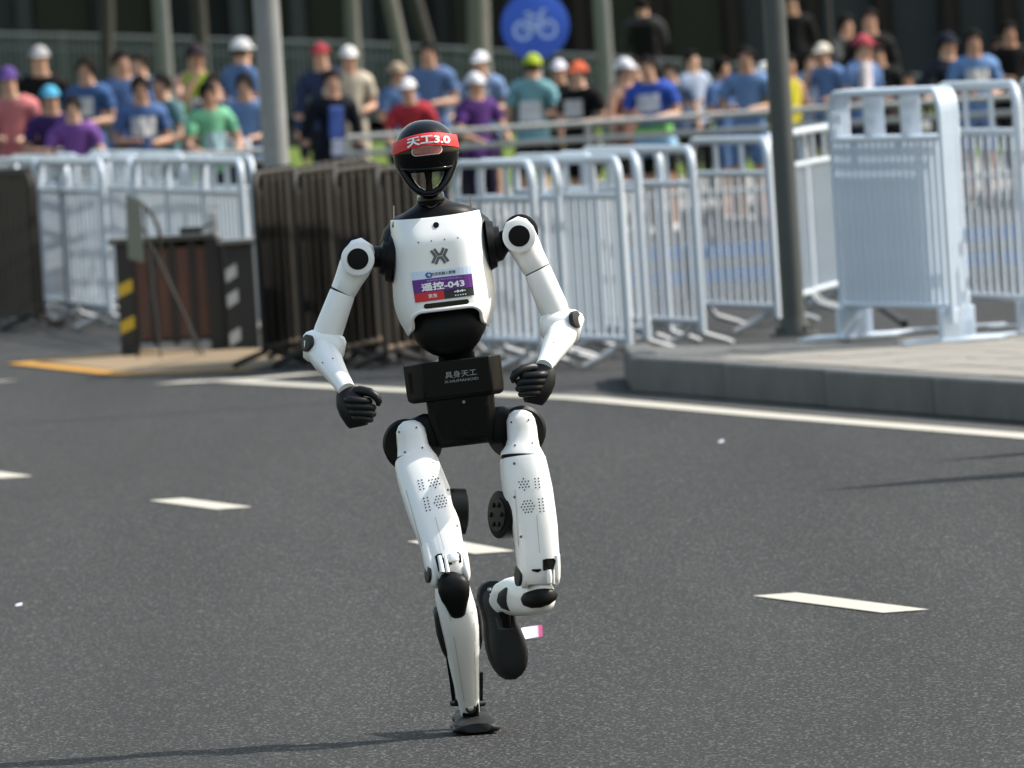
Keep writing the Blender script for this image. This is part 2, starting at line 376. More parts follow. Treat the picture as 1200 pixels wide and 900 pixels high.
# posts
pole_g = mat('post_grey', (.22, .225, .225), .55, var=.2, scale=6, spec=.3)
pole_d = mat('post_dark_green', (.055, .062, .062), .5, var=.2, scale=8, spec=.35)
pole_l = mat('post_pale', (.10, .108, .11), .55, var=.2, scale=6)
def lamp_post(loc, r, h, m, label, arm=1, name='lamp_post'):
    t = empty(name, loc); tag(t, label, 'lamp post'); L = Vector(loc); m_ = MB()
    m_.tube([L + Vector((0, 0, 0)), L + Vector((0, 0, h * .5)), L + Vector((0, 0, h))], [r, r * .92, r * .72], 20); m_.build('pole', m, t, smooth=50)
    m_ = MB(); m_.tube([L, L + Vector((0, 0, .02))], [r * 2.1, r * 2.1], 20); m_.tube([L + Vector((0, 0, .019)), L + Vector((0, 0, .10))], [r * 1.35, r * 1.2], 20); m_.build('base_plate', m, t, smooth=40)
    for k in range(4):
        a = k * math.pi / 2 + .6; m_ = MB(); p = L + Vector((math.cos(a) * r * 1.7, math.sin(a) * r * 1.7, .02)); m_.tube([p, p + Vector((0, 0, .035))], .014, 6); m_.build('anchor_bolt', m, t)
    m_ = MB(); m_.tube([L + Vector((0, 0, h - .1)), L + Vector((arm * .5, 0, h + .25)), L + Vector((arm * 1.3, 0, h + .35))], r * .45, 10); m_.build('lamp_arm', m, t, smooth=50)
    m_ = MB(); m_.box(L + Vector((arm * 1.6, 0, h + .36)), (.7, .26, .09)); m_.build('lamp_head', m, t, bevel=.03)
    return t
p = gp(931, 394, KZ)
lamp_post((p.x, p.y, KZ), .062, 7.5, pole_d, 'dark green lamp post on the pavement island beside the barriers')
q = at(324.5, 205, 84); lamp_post((q.x, 84, 0), .088, 8, pole_g, 'thick light grey lamp post behind the brown slatted barriers', -1)
q = at(709, 70, 150); lamp_post((q.x, 150, .15), .098, 8, pole_l, 'pale grey lamp post right of the blue round sign')
q = at(190, 30, 160); lamp_post((q.x, 160, .15), .10, 8, pole_l, 'pale grey lamp post behind the crowd at left', -1)
q = at(974, 60, 120); t = empty('flag_pole', (q.x, 120, .15)); tag(t, 'thin black pole standing in the crowd right of the lamp post', 'pole')
m_ = MB(); m_.tube([(q.x, 120, .15), (q.x, 120, 4.6)], [.024, .016], 10); m_.build('pole', mat('pole_black', (.012, .012, .013), .5), t, smooth=50)
m_ = MB(); m_.tube([(q.x, 120, .15), (q.x, 120, .19)], [.12, .10], 16); m_.build('foot', mat('pole_black', (.012, .012, .013), .5), t, smooth=50)

# round blue bicycle sign on its post
sc = at(627, 30, 126); sg = empty('bicycle_sign', (sc.x, 126, .15)); tag(sg, 'round blue bicycle lane sign above the crowd', 'road sign')
sblue = mat('sign_blue', (.012, .07, .42), .45, var=.06); swhite = mat('sign_white', (.30, .42, .72), .5, var=.05)
rS = 40 * 126 / F_PX
def ring_pts(c, r, y, n=48): return [Vector((c.x + r * math.cos(2 * math.pi * k / n), y, c.z + r * math.sin(2 * math.pi * k / n))) for k in range(n)]
m_ = MB(); m_.rings([ring_pts(sc, rS * .97, 125.985), ring_pts(sc, rS, 125.99), ring_pts(sc, rS, 126.01)]); m_.build('sign_plate', sblue, sg, smooth=40)
m_ = MB(); m_.tube([(sc.x, 126.05, .15), (sc.x, 126.05, sc.z + .3)], .038, 14); m_.build('post', pole_g, sg, smooth=50)
def flat(name, strokes, wd, m):
    m_ = MB()
    for s in strokes:
        v, f = stroke2d(s, wd); m_.add([(sc.x + x * rS, 125.9835, sc.z + y * rS) for x, y in v], f)
    return m_.build(name, m, sg)
def circ(cx, cy, r, n=20): return [(cx + r * math.cos(2 * math.pi * k / n), cy + r * math.sin(2 * math.pi * k / n)) for k in range(n + 1)]
flat('wheel', [circ(-.36, -.12, .25)], .085, swhite); flat('wheel', [circ(.36, -.12, .25)], .085, swhite)
flat('bicycle_frame', [[(-.36, -.12), (-.16, .28), (.22, .28), (0, -.12), (-.36, -.12)], [(0, -.12), (-.18, .36)], [(.36, -.12), (.2, .42), (.34, .46)], [(-.28, .38), (-.08, .38)]], .075, swhite)
# ------------------------------------------------------------------ crowd barriers
bar_w = mat('barrier_white', (.43, .48, .54), .4, var=.10, scale=5, metal=0.0, spec=.5)
bar_p = mat('barrier_pale_blue', (.50, .57, .66), .4, var=.08, scale=5)
bar_b = mat('barrier_brown', (.13, .092, .058), .6, var=.5, scale=2.5, spec=.25)
bar_bd = mat('barrier_brown_dark', (.026, .022, .018), .6, var=.3, scale=3, spec=.25)
foot_m = mat('barrier_foot', (.27, .285, .30), .45, var=.2, scale=6)
def arch(W, H, r, z0, n=6):
    pts = [Vector((-W / 2, 0, z0)), Vector((-W / 2, 0, H - r))]
    for k in range(1, n + 1): t = math.pi - math.pi / 2 * k / n; pts.append(Vector((-W / 2 + r + r * math.cos(t), 0, H - r + r * math.sin(t))))
    for k in range(0, n + 1): t = math.pi / 2 - math.pi / 2 * k / n; pts.append(Vector((W / 2 - r + r * math.cos(t), 0, H - r + r * math.sin(t))))
    pts.append(Vector((W / 2, 0, z0))); return pts
def barrier_proto(W, H, nb, nposts, foot, name, m, rb=.0115, rf=.024, low=.16, up=.20, slat=None, mats=None):
    t = empty(name, (0, 0, 0))
    m_ = MB(); m_.tube(arch(W, H, .12, .10), rf, 10); m_.build('frame', m, t, smooth=60)
    if up:
        m_ = MB(); m_.tube([(-W / 2, 0, H - up), (W / 2, 0, H - up)], rf * .8, 8); m_.build('upper_rail', m, t, smooth=60)
    m_ = MB(); m_.tube([(-W / 2, 0, low), (W / 2, 0, low)], rf * .8, 8); m_.build('bottom_rail', m, t, smooth=60)
    ptop = H - (up or 0); me = None
    for k in range(nb):
        x = -W / 2 + W * (k + 1) / (nb + 1)
        if me is None:
            m_ = MB()
            if slat: m_.box((0, 0, (low + ptop) / 2), (slat[0], slat[1], ptop - low + .06))
            else: m_.tube([(0, 0, low), (0, 0, ptop)], rb, 6, caps=False)
            o = m_.build('slat' if slat else 'bar', m, t, smooth=60, base=(0, 0, 0)); me = o.data
        else:
            o = bpy.data.objects.new('slat' if slat else 'bar', me); COL.objects.link(o); o.parent = t
        o.location.x = x
        if mats: o.material_slots[0].link = 'OBJECT'; o.material_slots[0].material = mats[k % len(mats)]
    me = None
    for k in range(nposts):
        x = -W / 2 + W * (k + 1) / (nposts + 1)
        if me is None:
            m_ = MB(); m_.box((0, 0, H - up / 2), (.055, .018, up)); o = m_.build('short_post', m, t, base=(0, 0, 0)); me = o.data
        else: o = bpy.data.objects.new('short_post', me); COL.objects.link(o); o.parent = t
        o.location.x = x
    for sx in (-1, 1):
        x = sx * W * .40; m_ = MB()
        if foot == 'plate':
            x = sx * (W / 2 - .06)
            m_.box((x, 0, .008), (.10, .52, .016)); m_.box((x, 0, .09), (.07, .10, .16)); m_.build('foot', m, t, bevel=.004)
        else:
            m_.tube([(x, -.22, .02), (x, -.18, .04), (x, -.05, .085), (x, 0, low), (x, .05, .085), (x, .18, .04), (x, .22, .02)], .018, 8); m_.build('foot', bar_bd if slat else foot_m, t, smooth=60)
    snapshot(t); return t
LIT_DARK_BROWNS = [bar_b, bar_bd, mat('barrier_brown_lit', (.25, .17, .10), .6, var=.4, scale=3, spec=.25), bar_bd, bar_b, mat('barrier_brown_lit', (.25, .17, .10), .6), bar_bd]  # alternating lit and dark slat tones: sun and shade put into the colour
PW = barrier_proto(2.0, 1.15, 9, 2, 'bow', 'crowd_barrier', bar_w)
PR = barrier_proto(2.0, 1.27, 16, 2, 'plate', 'crowd_barrier', bar_p, rb=.013, rf=.019, low=.18, up=.24)
PO = barrier_proto(2.0, 1.27, 9, 2, 'plate', 'crowd_barrier', bar_w, rb=.012, rf=.025, low=.18, up=.24)
PBR = barrier_proto(2.0, 1.14, 5, 0, 'bow', 'slatted_barrier', bar_b, low=.12, up=0, slat=(.05, .035), rf=.02, mats=LIT_DARK_BROWNS)
PBD = barrier_proto(2.0, 1.10, 13, 0, 'bow', 'slatted_barrier', bar_bd, low=.12, up=0, slat=(.10, .03), rf=.02)
USED = set()
def barrier(proto, a, b, z, label, group, cat='barrier', tilt=0, m=None):
    """stands with its left end at a and points towards b, both (px, distance)"""
    o = proto if proto.name not in USED else copy_tree(proto); USED.add(proto.name); USED.add(o.name)
    A = Vector((bX(*a), a[1], 0)); d = (Vector((bX(*b), b[1], 0)) - A).normalized(); c = A + d * 1.0
    # the pixel column of an upright is read at its foot: undo the camera roll
    o.location = (c.x, c.y, z); o.rotation_euler = (R(tilt), 0, math.atan2(d.y, d.x))
    tag(o, label, cat, group); 
    if m is not None:
        for ch in o.children:
            if ch.name.startswith('slat') or ch.name.startswith('frame'):
                ch.data = ch.data; ch.material_slots[0].link = 'OBJECT'; ch.material_slots[0].material = m
    return o
def sx(px, py): return px + (py - 450) * 0      # columns are given at the barrier's mid height
def lev(px, py):   # unrolled column of a pixel
    c, s = math.cos(ROLL), math.sin(ROLL); return 600 + (px - 600) * c - (py - 450) * s
G1 = 'white barriers right of the robot'
L = lambda px, Y, py=300: (lev(px, py), Y)
barrier(PW, L(662, 74.3), L(750, 72.4), 0, 'white barrier third from the dark lamp post in the row right of the robot', G1)
barrier(PW, L(727, 75.1), L(815, 73.2), 0, 'white barrier second from the dark lamp post in the row right of the robot', G1)
barrier(PW, L(817, 77.6), L(904, 75.7), 0, 'white barrier ending just left of the dark lamp post', G1)
barrier(PW, L(540, 72.8), L(626, 70.9), 0, 'white barrier partly hidden behind the robot\'s chest and arm', G1)
barrier(PW, L(568, 72.9), L(655, 71.0), 0, 'white barrier just behind the one next to the robot\'s right-hand elbow', G1)
barrier(PW, L(610, 74.4), L(697, 72.5), 0, 'white barrier at the back of the cluster right of the robot', G1)
barrier(PW, L(640, 72.1), L(728, 70.2), 0, 'frontmost white barrier beside the corner of the kerb, its feet in view', G1)
barrier(PW, L(690, 76.0), L(777, 74.1), 0, 'white barrier doubled up behind the middle of the right row', G1)
barrier(PW, L(908, 77.2), L(948, 79.1), 0, 'white barrier turned away just behind the dark lamp post', G1)
barrier(PW, L(946, 79.2), L(985, 81.1), 0, 'white barrier between lamp post and the tall stacked barriers, farthest of its run', G1)
G2 = 'tall white barriers on the pavement'
d2 = [(0, 0), (5.5, .16), (11, .32), (17, .48)]
names = ['frontmost', 'second from front', 'third from front', 'rearmost']
for k, (dx, dy) in enumerate(d2):
    barrier(PR, L(981 + dx, 66.3 + dy, 250), L(1103 + dx, 64.45 + dy, 250), KZ if True else 0, f'tall white barrier in the stack on the pavement, {names[k]} of the four', G2)
barrier(PO, L(1110, 67.0, 250), L(1196, 65.1, 250), KZ, 'tall white barrier at the right edge, open bars right of the stack', G2)
barrier(PO, L(1206, 66.6, 250), L(1300, 64.7, 250), KZ, 'tall white barrier cut off by the right picture edge', G2)
G3 = 'white barriers parked at left'
P0, P1 = Vector((bX(*L(22, 97)), 97)), Vector((bX(*L(292, 82)), 82)); dd = (P1 - P0).normalized()
side = Vector((-dd.y, dd.x))
labs = ['outermost at the dark panel', 'second from the dark panel', 'third from the dark panel', 'fourth from the dark panel', 'fifth from the dark panel', 'sixth from the dark panel', 'last before the brown barriers']
def raw_barrier(c, ang, label, group, z=0):
    o = copy_tree(PW); o.location = (c.x, c.y, z); o.rotation_euler.z = ang; tag(o, label, 'barrier', group); return o
a0 = math.atan2(dd.y, dd.x)
for k in range(7):
    raw_barrier(P0 + dd * (1.08 + 2.13 * k), a0 + random.uniform(-.02, .02), f'white barrier in the front row at left, {labs[k]}', G3)
for k in range(6):
    c = P0 + dd * (1.6 + 2.05 * k) - side * (.28 if side.x * 0 + side.y < 0 else -.28) + Vector((random.uniform(-.05, .05), 0))
    raw_barrier(c, a0 + random.uniform(-.05, .05), f'white barrier in the second row at left, {["nearest the dark panel", "second from its left end", "third from its left end", "fourth from its left end", "fifth from its left end", "nearest the lamp post"][k]}', G3)
for k in range(4):
    c = P0 + dd * (1.2 + 1.5 * k) - side * (-.55 if side.y >= 0 else .55)
    raw_barrier(c, a0 + random.uniform(-.05, .05), f'white barrier in the rear row at left, {["first", "second", "third", "fourth"][k]} from the dark panel', G3)
for k in range(4):
    c = P0 + dd * (1.9 + 2.0 * k) + side * (-.3 if side.y >= 0 else .3)
    raw_barrier(c, a0 + random.uniform(-.04, .04), f'white barrier leaning close to the front row at left, {["first", "second", "third", "fourth"][k]} from the dark panel', G3)
G4 = 'brown slatted barriers'
for k, (a, b, lb) in enumerate([((304, 75.0), (352, 76.9), 'brown slatted barrier beside the checkpoint desk'), ((396, 73.8), (450, 75.7), 'brown slatted barrier behind the robot\'s bent arm'),
        ((446, 73.0), (505, 74.9), 'brown slatted barrier directly behind the robot\'s head and chest'), ((350, 74.4), (400, 76.3), 'brown slatted barrier second from the checkpoint desk'),
        ((372, 77.4), (432, 79.2), 'brown slatted barrier at the back of the brown row')]):
    barrier(PBR, L(*a, 310), L(*b, 310), 0, lb, G4, m=(bar_bd if k in (0,) else None))
for k, (a, b, lb) in enumerate([((308, 75.3), (356, 77.2), 'dark backing barrier behind the brown one beside the checkpoint desk'), ((354, 74.7), (404, 76.6), 'dark backing barrier behind the second brown barrier from the desk'),
        ((400, 74.1), (454, 76.0), 'dark backing barrier behind the brown one at the robot\'s bent arm'), ((450, 73.3), (509, 75.2), 'dark backing barrier behind the brown one at the robot\'s chest')]):
    barrier(PBD, L(*a, 310), L(*b, 310), 0, lb, 'dark barriers behind the brown ones')
barrier(PBD, L(-52, 91, 270), L(24, 89.4, 270), 0, 'dark brown slatted barrier at the left picture edge, the nearer of two', G4, m=bar_bd)
barrier(PBD, L(-48, 91.6, 270), L(29, 90.0, 270), 0, 'dark brown slatted barrier at the left picture edge, the farther of two', G4, m=bar_bd)

# rail in front of the crowd
rl_m = mat('crowd_rail', (.36, .36, .345), .45, var=.15, scale=4)
def crowd_rail(px0, px1, Y, zt, label, name='crowd_railing', gap=.14):
    x0, x1 = bX(px0, Y), bX(px1, Y); t = empty(name, ((x0 + x1) / 2, Y, 0)); tag(t, label, 'railing')
    for z in (zt, zt - gap, .35):
        m_ = MB(); m_.tube([(x0, Y, z), (x1, Y, z)], .028, 10); m_.build('rail', rl_m, t, smooth=60)
    n = max(2, int((x1 - x0) / 1.45) + 1)
    for k in range(n):
        x = x0 + (x1 - x0) * k / (n - 1); m_ = MB(); m_.tube([(x, Y, 0), (x, Y, zt)], .03, 10); m_.tube([(x, Y, 0), (x, Y, .015)], .07, 12); m_.build('post', rl_m, t, smooth=60)
crowd_rail(425, 990, 111.5, 1.02, 'double metal tube railing in front of the crowd right of the robot\'s head')
crowd_rail(-60, 330, 109.0, .98, 'pale tube railing in front of the spectators at left', gap=.08)
crowd_rail(1000, 1290, 111.5, 1.02, 'metal tube railing in front of the spectators at the right edge')
# ------------------------------------------------------------------ checkpoint desk, easel, odds and ends
desk_d = mat('desk_dark', (.012, .012, .012), .6, var=.3, scale=6); desk_r = mat('desk_panel', (.085, .032, .022), .55, var=.35, scale=5)
tape_y = mat('tape_yellow', (.50, .33, .02), .5, var=.15); tape_k = mat('tape_black', (.012, .012, .012), .5); tape_w = mat('tape_white', (.42, .42, .42), .5, var=.15)
DY = 80.5; xa, xb = bX(lev(140, 350), DY), bX(lev(264, 350), DY)
dk = empty('checkpoint_desk', ((xa + xb) / 2, DY, 0)); tag(dk, 'dark desk with reddish brown panels and hazard tape by the brown barriers', 'desk')
def dblk(name, x0, x1, y0, y1, z0, z1, m, par=dk, bevel=.004): return blk(name, x0, x1, y0, y1, z0, z1, m, par, bevel)
dblk('desk_top', xa - .04, xb - .03, DY - .34, DY + .34, .70, .735, mat('desk_top', (.05, .05, .048), .35, var=.2))
dblk('back_board', xa, xb, DY + .25, DY + .28, .06, .70, desk_d)
npn = 4; wp = (xb - xa - .16) / npn
for k in range(npn): dblk('front_panel', xa + .10 + wp * k + .012, xa + .10 + wp * (k + 1) - .012, DY - .29, DY - .27, .09, .66, desk_r)
for k in range(npn + 1): dblk('stile', xa + .10 + wp * k - .022, xa + .10 + wp * k + .022, DY - .305, DY - .28, .05, .70, desk_d)
for x in (xa + .05, xb - .05):
    for y in (DY - .29, DY + .26): dblk('leg', x - .05, x + .05, y - .03, y + .03, 0, .699, desk_d)
def tape(x0, x1, y, za, zb, cols, par=dk):
    n = len(cols); h = (zb - za) / n
    for k, m in enumerate(cols):
        m_ = MB(); z = za + h * k; m_.add([(x0, y, z), (x1, y, z + h * .5), (x1, y, z + h * 1.5), (x0, y, z + h)], [(0, 1, 2, 3)]); m_.build('hazard_stripe', m, par)
tape(xa + .005, xa + .095, DY - .3225, .06, .52, (tape_k, tape_y, tape_k, tape_k, tape_y, tape_k))
dblk('side_cabinet', xb + .012, xb + .20, DY - .38, DY - .05, 0, .66, desk_d)
tape(xb + .02, xb + .09, DY - .3825, .02, .50, (tape_w, tape_k, tape_k, tape_w, tape_k, tape_w))
dblk('cabinet_lid', xb - .02, xb + .23, DY - .42, DY - .02, .661, .69, mat('lid_grey', (.16, .16, .16), .5))
# folding easel with a grey panel in front of the desk
EY = 79.2; e0 = bX(lev(196, 400), EY); es = empty('folding_easel', (e0, EY, 0)); tag(es, 'folding easel with a grey-green panel and crossed dark legs before the desk', 'easel')
pg = mat('easel_panel', (.17, .18, .155), .6, var=.2, scale=4)
def ep(px, py, y): return at(px, py, y)
m_ = MB(); m_.prism([ep(147, 226, EY), ep(165, 236, EY - .05), ep(169, 308, EY - .05), ep(150, 303, EY)], (0, .02, 0)); m_.build('panel', pg, es, bevel=.003)
def foot_of(px, y): p = at(px, 410, y); return Vector((p.x, y, .0))
for a, b, r in (((150, 230, EY + .03), (238, EY - .1), .007), ((186, 296, EY + .05), (160, EY + .05), .007), ((168, 238, EY - .02), (188, EY - .25), .006), ((186, 296, EY + .05), (232, EY + .2), .007)):
    m_ = MB(); m_.tube([ep(*a), foot_of(*b)], r, 8); m_.build('leg', desk_d, es, smooth=60)
m_ = MB(); m_.tube([ep(160, 232, EY), ep(178, 250, EY), ep(187, 270, EY), ep(187, 298, EY + .05)], .012, 8); m_.build('handle', desk_d, es, smooth=60)
# white bottle and folder on the desk
bx = bX(lev(250, 270), DY); t = empty('paper_carton', (bx, DY - .05, .735)); tag(t, 'small white carton standing on the checkpoint desk', 'carton')
blk('carton_body', bx - .035, bx + .035, DY - .08, DY - .02, .736, .87, tape_w, t, .004); blk('carton_fold', bx - .035, bx + .035, DY - .055, DY - .045, .871, .90, tape_w, t)
bx = bX(lev(225, 280), DY); t = empty('radio_handset', (bx, DY - .1, .735)); tag(t, 'dark handset lying on the checkpoint desk', 'radio')
m_ = MB(); m_.box((bx, DY - .1, .758), (.15, .07, .042)); m_.build('body', desk_d, t, bevel=.01); m_ = MB(); m_.tube([(bx + .07, DY - .1, .77), (bx + .15, DY - .1, .80)], [.008, .005], 8); m_.build('antenna', desk_d, t)
# red and white delineator behind the barriers
dl_r = mat('delineator_red', (.42, .05, .05), .5); dl_w = mat('delineator_white', (.5, .5, .5), .5)
TY = 75.6; dx = bX(lev(665, 320), TY); t = empty('delineator_post', (dx, TY, 0)); tag(t, 'red and white traffic delineator behind the barriers right of the robot', 'traffic post')
for k in range(5):
    m_ = MB(); z = .08 + .125 * k; m_.tube([(dx, TY, z), (dx, TY, z + .125)], .04, 16); m_.build('band', dl_r if k % 2 == 0 else dl_w, t, smooth=50)
m_ = MB(); m_.tube([(dx, TY, 0), (dx, TY, .03), (dx, TY, .079)], [.11, .10, .05], 20); m_.build('foot', mat('rubber_black', (.012, .012, .012), .7), t, smooth=40)
m_ = MB(); m_.tube([(dx, TY, .705), (dx, TY, .73)], [.04, .02], 16); m_.build('cap', dl_r, t, smooth=50)
# long low boards striped blue behind the right-hand barriers
blue_b = mat('board_blue', (.14, .27, .55), .55, var=.12, scale=3); board_w = mat('board_white', (.30, .30, .30), .55, var=.12, scale=3)
bt = empty('low_board_fence', (bX(950, 86), 86, 0)); tag(bt, 'low plank fence with two blue boards seen through the barriers at right', 'fence')
x0, x1 = bX(690, 86), bX(1300, 86)
for k in range(5):
    xa_, xb_ = x0 + (x1 - x0) * k / 5 + .01, x0 + (x1 - x0) * (k + 1) / 5 - .01
    for z0, z1, mm in ((.04, .10, board_w), (.11, .20, blue_b), (.21, .265, board_w), (.275, .365, blue_b)): blk('board', xa_, xb_, 86, 86.03, z0, z1, mm, bt)
    blk('post', xa_ - .03, xa_ + .03, 86.032, 86.08, 0, .38, board_w, bt)
# sandbag-like dark cable under the stack, litter
m_ = MB(); pts = [gp(1020, 352, KZ), gp(1035, 366, KZ), gp(1052, 378, KZ), gp(1060, 384, KZ)]
m_.tube([p + Vector((0, 0, .02)) for p in pts], .022, 8); tag(m_.build('rubber_hose', mat('rubber_black', (.012, .012, .012), .7), smooth=60), 'short black rubber hose on the pavement under the stacked barriers', 'hose')
c = gp(624, 750); lt = empty('paper_card', (c.x, c.y, 0)); tag(lt, 'small white card with a pink edge lying on the road behind the lifted foot', 'litter')
card_w = mat('card_white', (.62, .58, .66), .5, var=.05); card_p = mat('card_pink', (.60, .10, .22), .5, var=.1)
def cp(s, t): return c + Vector(((s - .5) * .066, (t - .3) * .05 + .012 * math.sin(s * 3), .004 + t * .034 + .006 * s))
m_ = MB(); vs = [cp(s * .8 / 6, t / 3) for t in range(4) for s in range(7)]; m_.add(vs, [(j * 7 + i, j * 7 + i + 1, j * 7 + i + 8, j * 7 + i + 7) for j in range(3) for i in range(6)]); m_.build('card_face', card_w, lt)
m_ = MB(); vs = [cp(.8 + s * .2 / 2, t / 3) for t in range(4) for s in range(3)]; m_.add(vs, [(j * 3 + i, j * 3 + i + 1, j * 3 + i + 4, j * 3 + i + 3) for j in range(3) for i in range(2)]); m_.build('card_edge', card_p, lt)
# added unseen panels outside the picture, shaped to cast the shadows across the road
caster_m = mat('caster_cloth', (.45, .10, .12), .8, var=.1)
for (px, py), hh, wd, lb in (((1335, 550), 1.4, .6, 'tall red shadow-casting panel added at the kerb just outside the right picture edge'), ((1390, 521), 1.15, .5, 'small red shadow-casting panel added farther back outside the right picture edge')):
    p = gp(px, py); t = empty('shadow_caster', (p.x, p.y, 0)); tag(t, lb, 'shadow_panel')
    m_ = MB(); m_.tube([(p.x, p.y, 0), (p.x, p.y, hh)], .016, 12); m_.build('pole', pole_g, t, smooth=60); m_ = MB(); m_.tube([(p.x, p.y, 0), (p.x, p.y, .02)], [.14, .12], 20); m_.build('base_plate', pole_g, t, smooth=40)
    m_ = MB(); m_.prism([Vector((p.x - .002, p.y + .02, .25)), Vector((p.x - .002, p.y + wd, .32)), Vector((p.x - .002, p.y + wd * .75, hh * .62)), Vector((p.x - .002, p.y + wd * .3, hh * .9)), Vector((p.x - .002, p.y + .02, hh))], (.004, 0, 0)); m_.build('shadow_panel', caster_m, t)
for (px, py), lb in (((845, 519), 'tiny white paper scrap on the road right of the raised fist'), ((22, 711), 'tiny white paper scrap on the road near the left edge')):
    p = gp(px, py); m_ = MB(); m_.prism([p + Vector((-.012, -.02, .003)), p + Vector((.011, -.016, .004)), p + Vector((.013, .02, .012)), p + Vector((-.009, .017, .008))], (0, 0, .0015)); tag(m_.build('paper_scrap', card_w), lb, 'litter', 'paper scraps on the road')
# ------------------------------------------------------------------ the robot
RY = 35.0                                            # distance of the robot along the road
M_PX = RY / F_PX                                     # metres per photograph pixel there
white = mat('robot_white', (0.80, 0.80, 0.79), 0.32, var=0.03, scale=9, coat=0.25)
black = mat('robot_black', (0.0035, 0.0035, 0.0037), 0.45, var=0.3, scale=30, spec=0.16)
gloss = mat('robot_gloss_black', (0.003, 0.003, 0.0035), 0.07, var=0.2, spec=0.22)
satin = mat('robot_dark_grey', (0.014, 0.0145, 0.0155), 0.5, var=0.2, scale=40, bump=0.1, bscale=300, spec=0.3)
glove = mat('robot_glove', (0.006, 0.006, 0.0065), 0.45, var=0.2, spec=0.3)
steel = mat('robot_steel', (0.45, 0.45, 0.46), 0.3, metal=1.0)
shoe_m = mat('robot_shoe', (0.012, 0.0122, 0.013), 0.55, var=0.25, scale=60, bump=0.2, bscale=400, spec=0.25)
sole_m = mat('robot_sole', (0.006, 0.006, 0.0065), 0.55, var=0.2, spec=0.3)
red_m = mat('band_red', (0.62, 0.016, 0.022), 0.6, var=0.08, scale=60, bump=0.2, bscale=200)
paint_w = mat('print_white', (0.85, 0.85, 0.85), 0.5, var=0.03)
paint_g = mat('print_grey', (0.10, 0.10, 0.105), 0.5, var=0.05)
paint_k = mat('print_black', (0.01, 0.01, 0.012), 0.5, var=0.05)
purple = mat('bib_purple', (0.115, 0.016, 0.21), 0.5, var=0.08)
bib_red = mat('bib_red', (0.55, 0.012, 0.02), 0.5, var=0.05)
bib_w = mat('bib_paper', (0.62, 0.70, 0.84), 0.5, var=0.03)
blue_m = mat('print_blue', (0.02, 0.10, 0.30), 0.5, var=0.05)

robot = empty('humanoid_robot', (at(555, 855, RY).x, RY, 0))
tag(robot, 'white and black humanoid robot with red headband running on the asphalt', 'robot')
BASE = Vector(robot.location)

BEND = False
def P(px, py, d=0.0):
    if BEND: d += interp([(540, 0), (672, -.14), (700, -.14), (838, 0)], py)
    return at(px, py, RY + d)
def loft(mb, secs, n=28, e=2.3, caps=True):
    """secs: (px, py, depth_m, half width in px, half depth in m[, exponent]) along the limb"""
    C = [P(s[0], s[1], s[2]) for s in secs]; rings = []
    for i, s in enumerate(secs):
        a = (C[min(i + 1, len(C) - 1)] - C[max(i - 1, 0)]).normalized()
        side = a.cross(fwd)
        if side.length < 0.05: side = CR.copy()
        side.normalize(); fr = side.cross(a).normalized()
        ee = s[5] if len(s) > 5 else e
        rings.append([C[i] + side * (u * s[3] * M_PX) + fr * (v * s[4]) for u, v in superell(n, ee)])
    return mb.rings(rings, caps)
def hit(bvh, px, py, off=0.0015):
    d = (fwd * F_PX + CR * (px - 600) - CU * (py - 450)).normalized()
    h = bvh.ray_cast(CPOS, d)
    if h[0] is None:
        h = bvh.find_nearest(P(px, py, -0.15)); return h[0] - fwd * off
    return h[0] - d * off
def decal(mb, bvh, vs, fs, off=0.0015):
    return mb.add([hit(bvh, x, y, off) for x, y in vs], fs)
def disc2d(cx, cy, rx, ry, n=20, rot=0):
    c, s = math.cos(rot), math.sin(rot); v = []
    for k in range(n):
        x, y = rx * math.cos(2 * math.pi * k / n), ry * math.sin(2 * math.pi * k / n)
        v.append((cx + c * x - s * y, cy + s * x + c * y))
    return v, [tuple(range(n))]
def pins(mb, bvh, pts, r=0.9, off=0.0015):
    for x, y in pts:
        v, f = disc2d(x, y, r, r, 8); decal(mb, bvh, v, f, off)
    return mb
def screws(bvh, pts, r, m, parent, name='screw'):
    for p in pts:
        m_ = MB(); pins(m_, bvh, [p], r); m_.build(name, m, parent)
def knob(mb, c, nrm, r, h, n=28, bev=0.15):
    """short round cap at c whose face looks along nrm (metres)"""
    c = Vector(c); nrm = Vector(nrm).normalized(); u = nrm.cross(Vector((0, 0, 1))).normalized(); q = nrm.cross(u)
    rings = []
    for hh, k in ((-h, 1), (h * (1 - bev), 1), (h, 1 - bev), ):
        rings.append([c + nrm * hh + (u * math.cos(2 * math.pi * i / n) + q * math.sin(2 * math.pi * i / n)) * r * k for i in range(n)])
    return mb.rings(rings)
def grid(mb, fn, nu, nv):
    vs = [fn(i / nu, j / nv) for j in range(nv + 1) for i in range(nu + 1)]
    return mb.add(vs, [(j * (nu + 1) + i, j * (nu + 1) + i + 1, (j + 1) * (nu + 1) + i + 1, (j + 1) * (nu + 1) + i) for j in range(nv) for i in range(nu)])
def smooth_interp(tab, x):
    if x <= tab[0][0]: return tab[0][1]
    for k, ((a, va), (b, vb)) in enumerate(zip(tab, tab[1:])):
        if x <= b:
            t = (x - a) / (b - a)
            m0 = (vb - tab[k - 1][1]) / (b - tab[k - 1][0]) if k else (vb - va) / (b - a)
            m1 = (tab[k + 2][1] - va) / (tab[k + 2][0] - a) if k + 2 < len(tab) else (vb - va) / (b - a)
            h = b - a; t2, t3 = t * t, t * t * t
            return (2 * t3 - 3 * t2 + 1) * va + (t3 - 2 * t2 + t) * h * m0 + (-2 * t3 + 3 * t2) * vb + (t3 - t2) * h * m1
    return tab[-1][1]

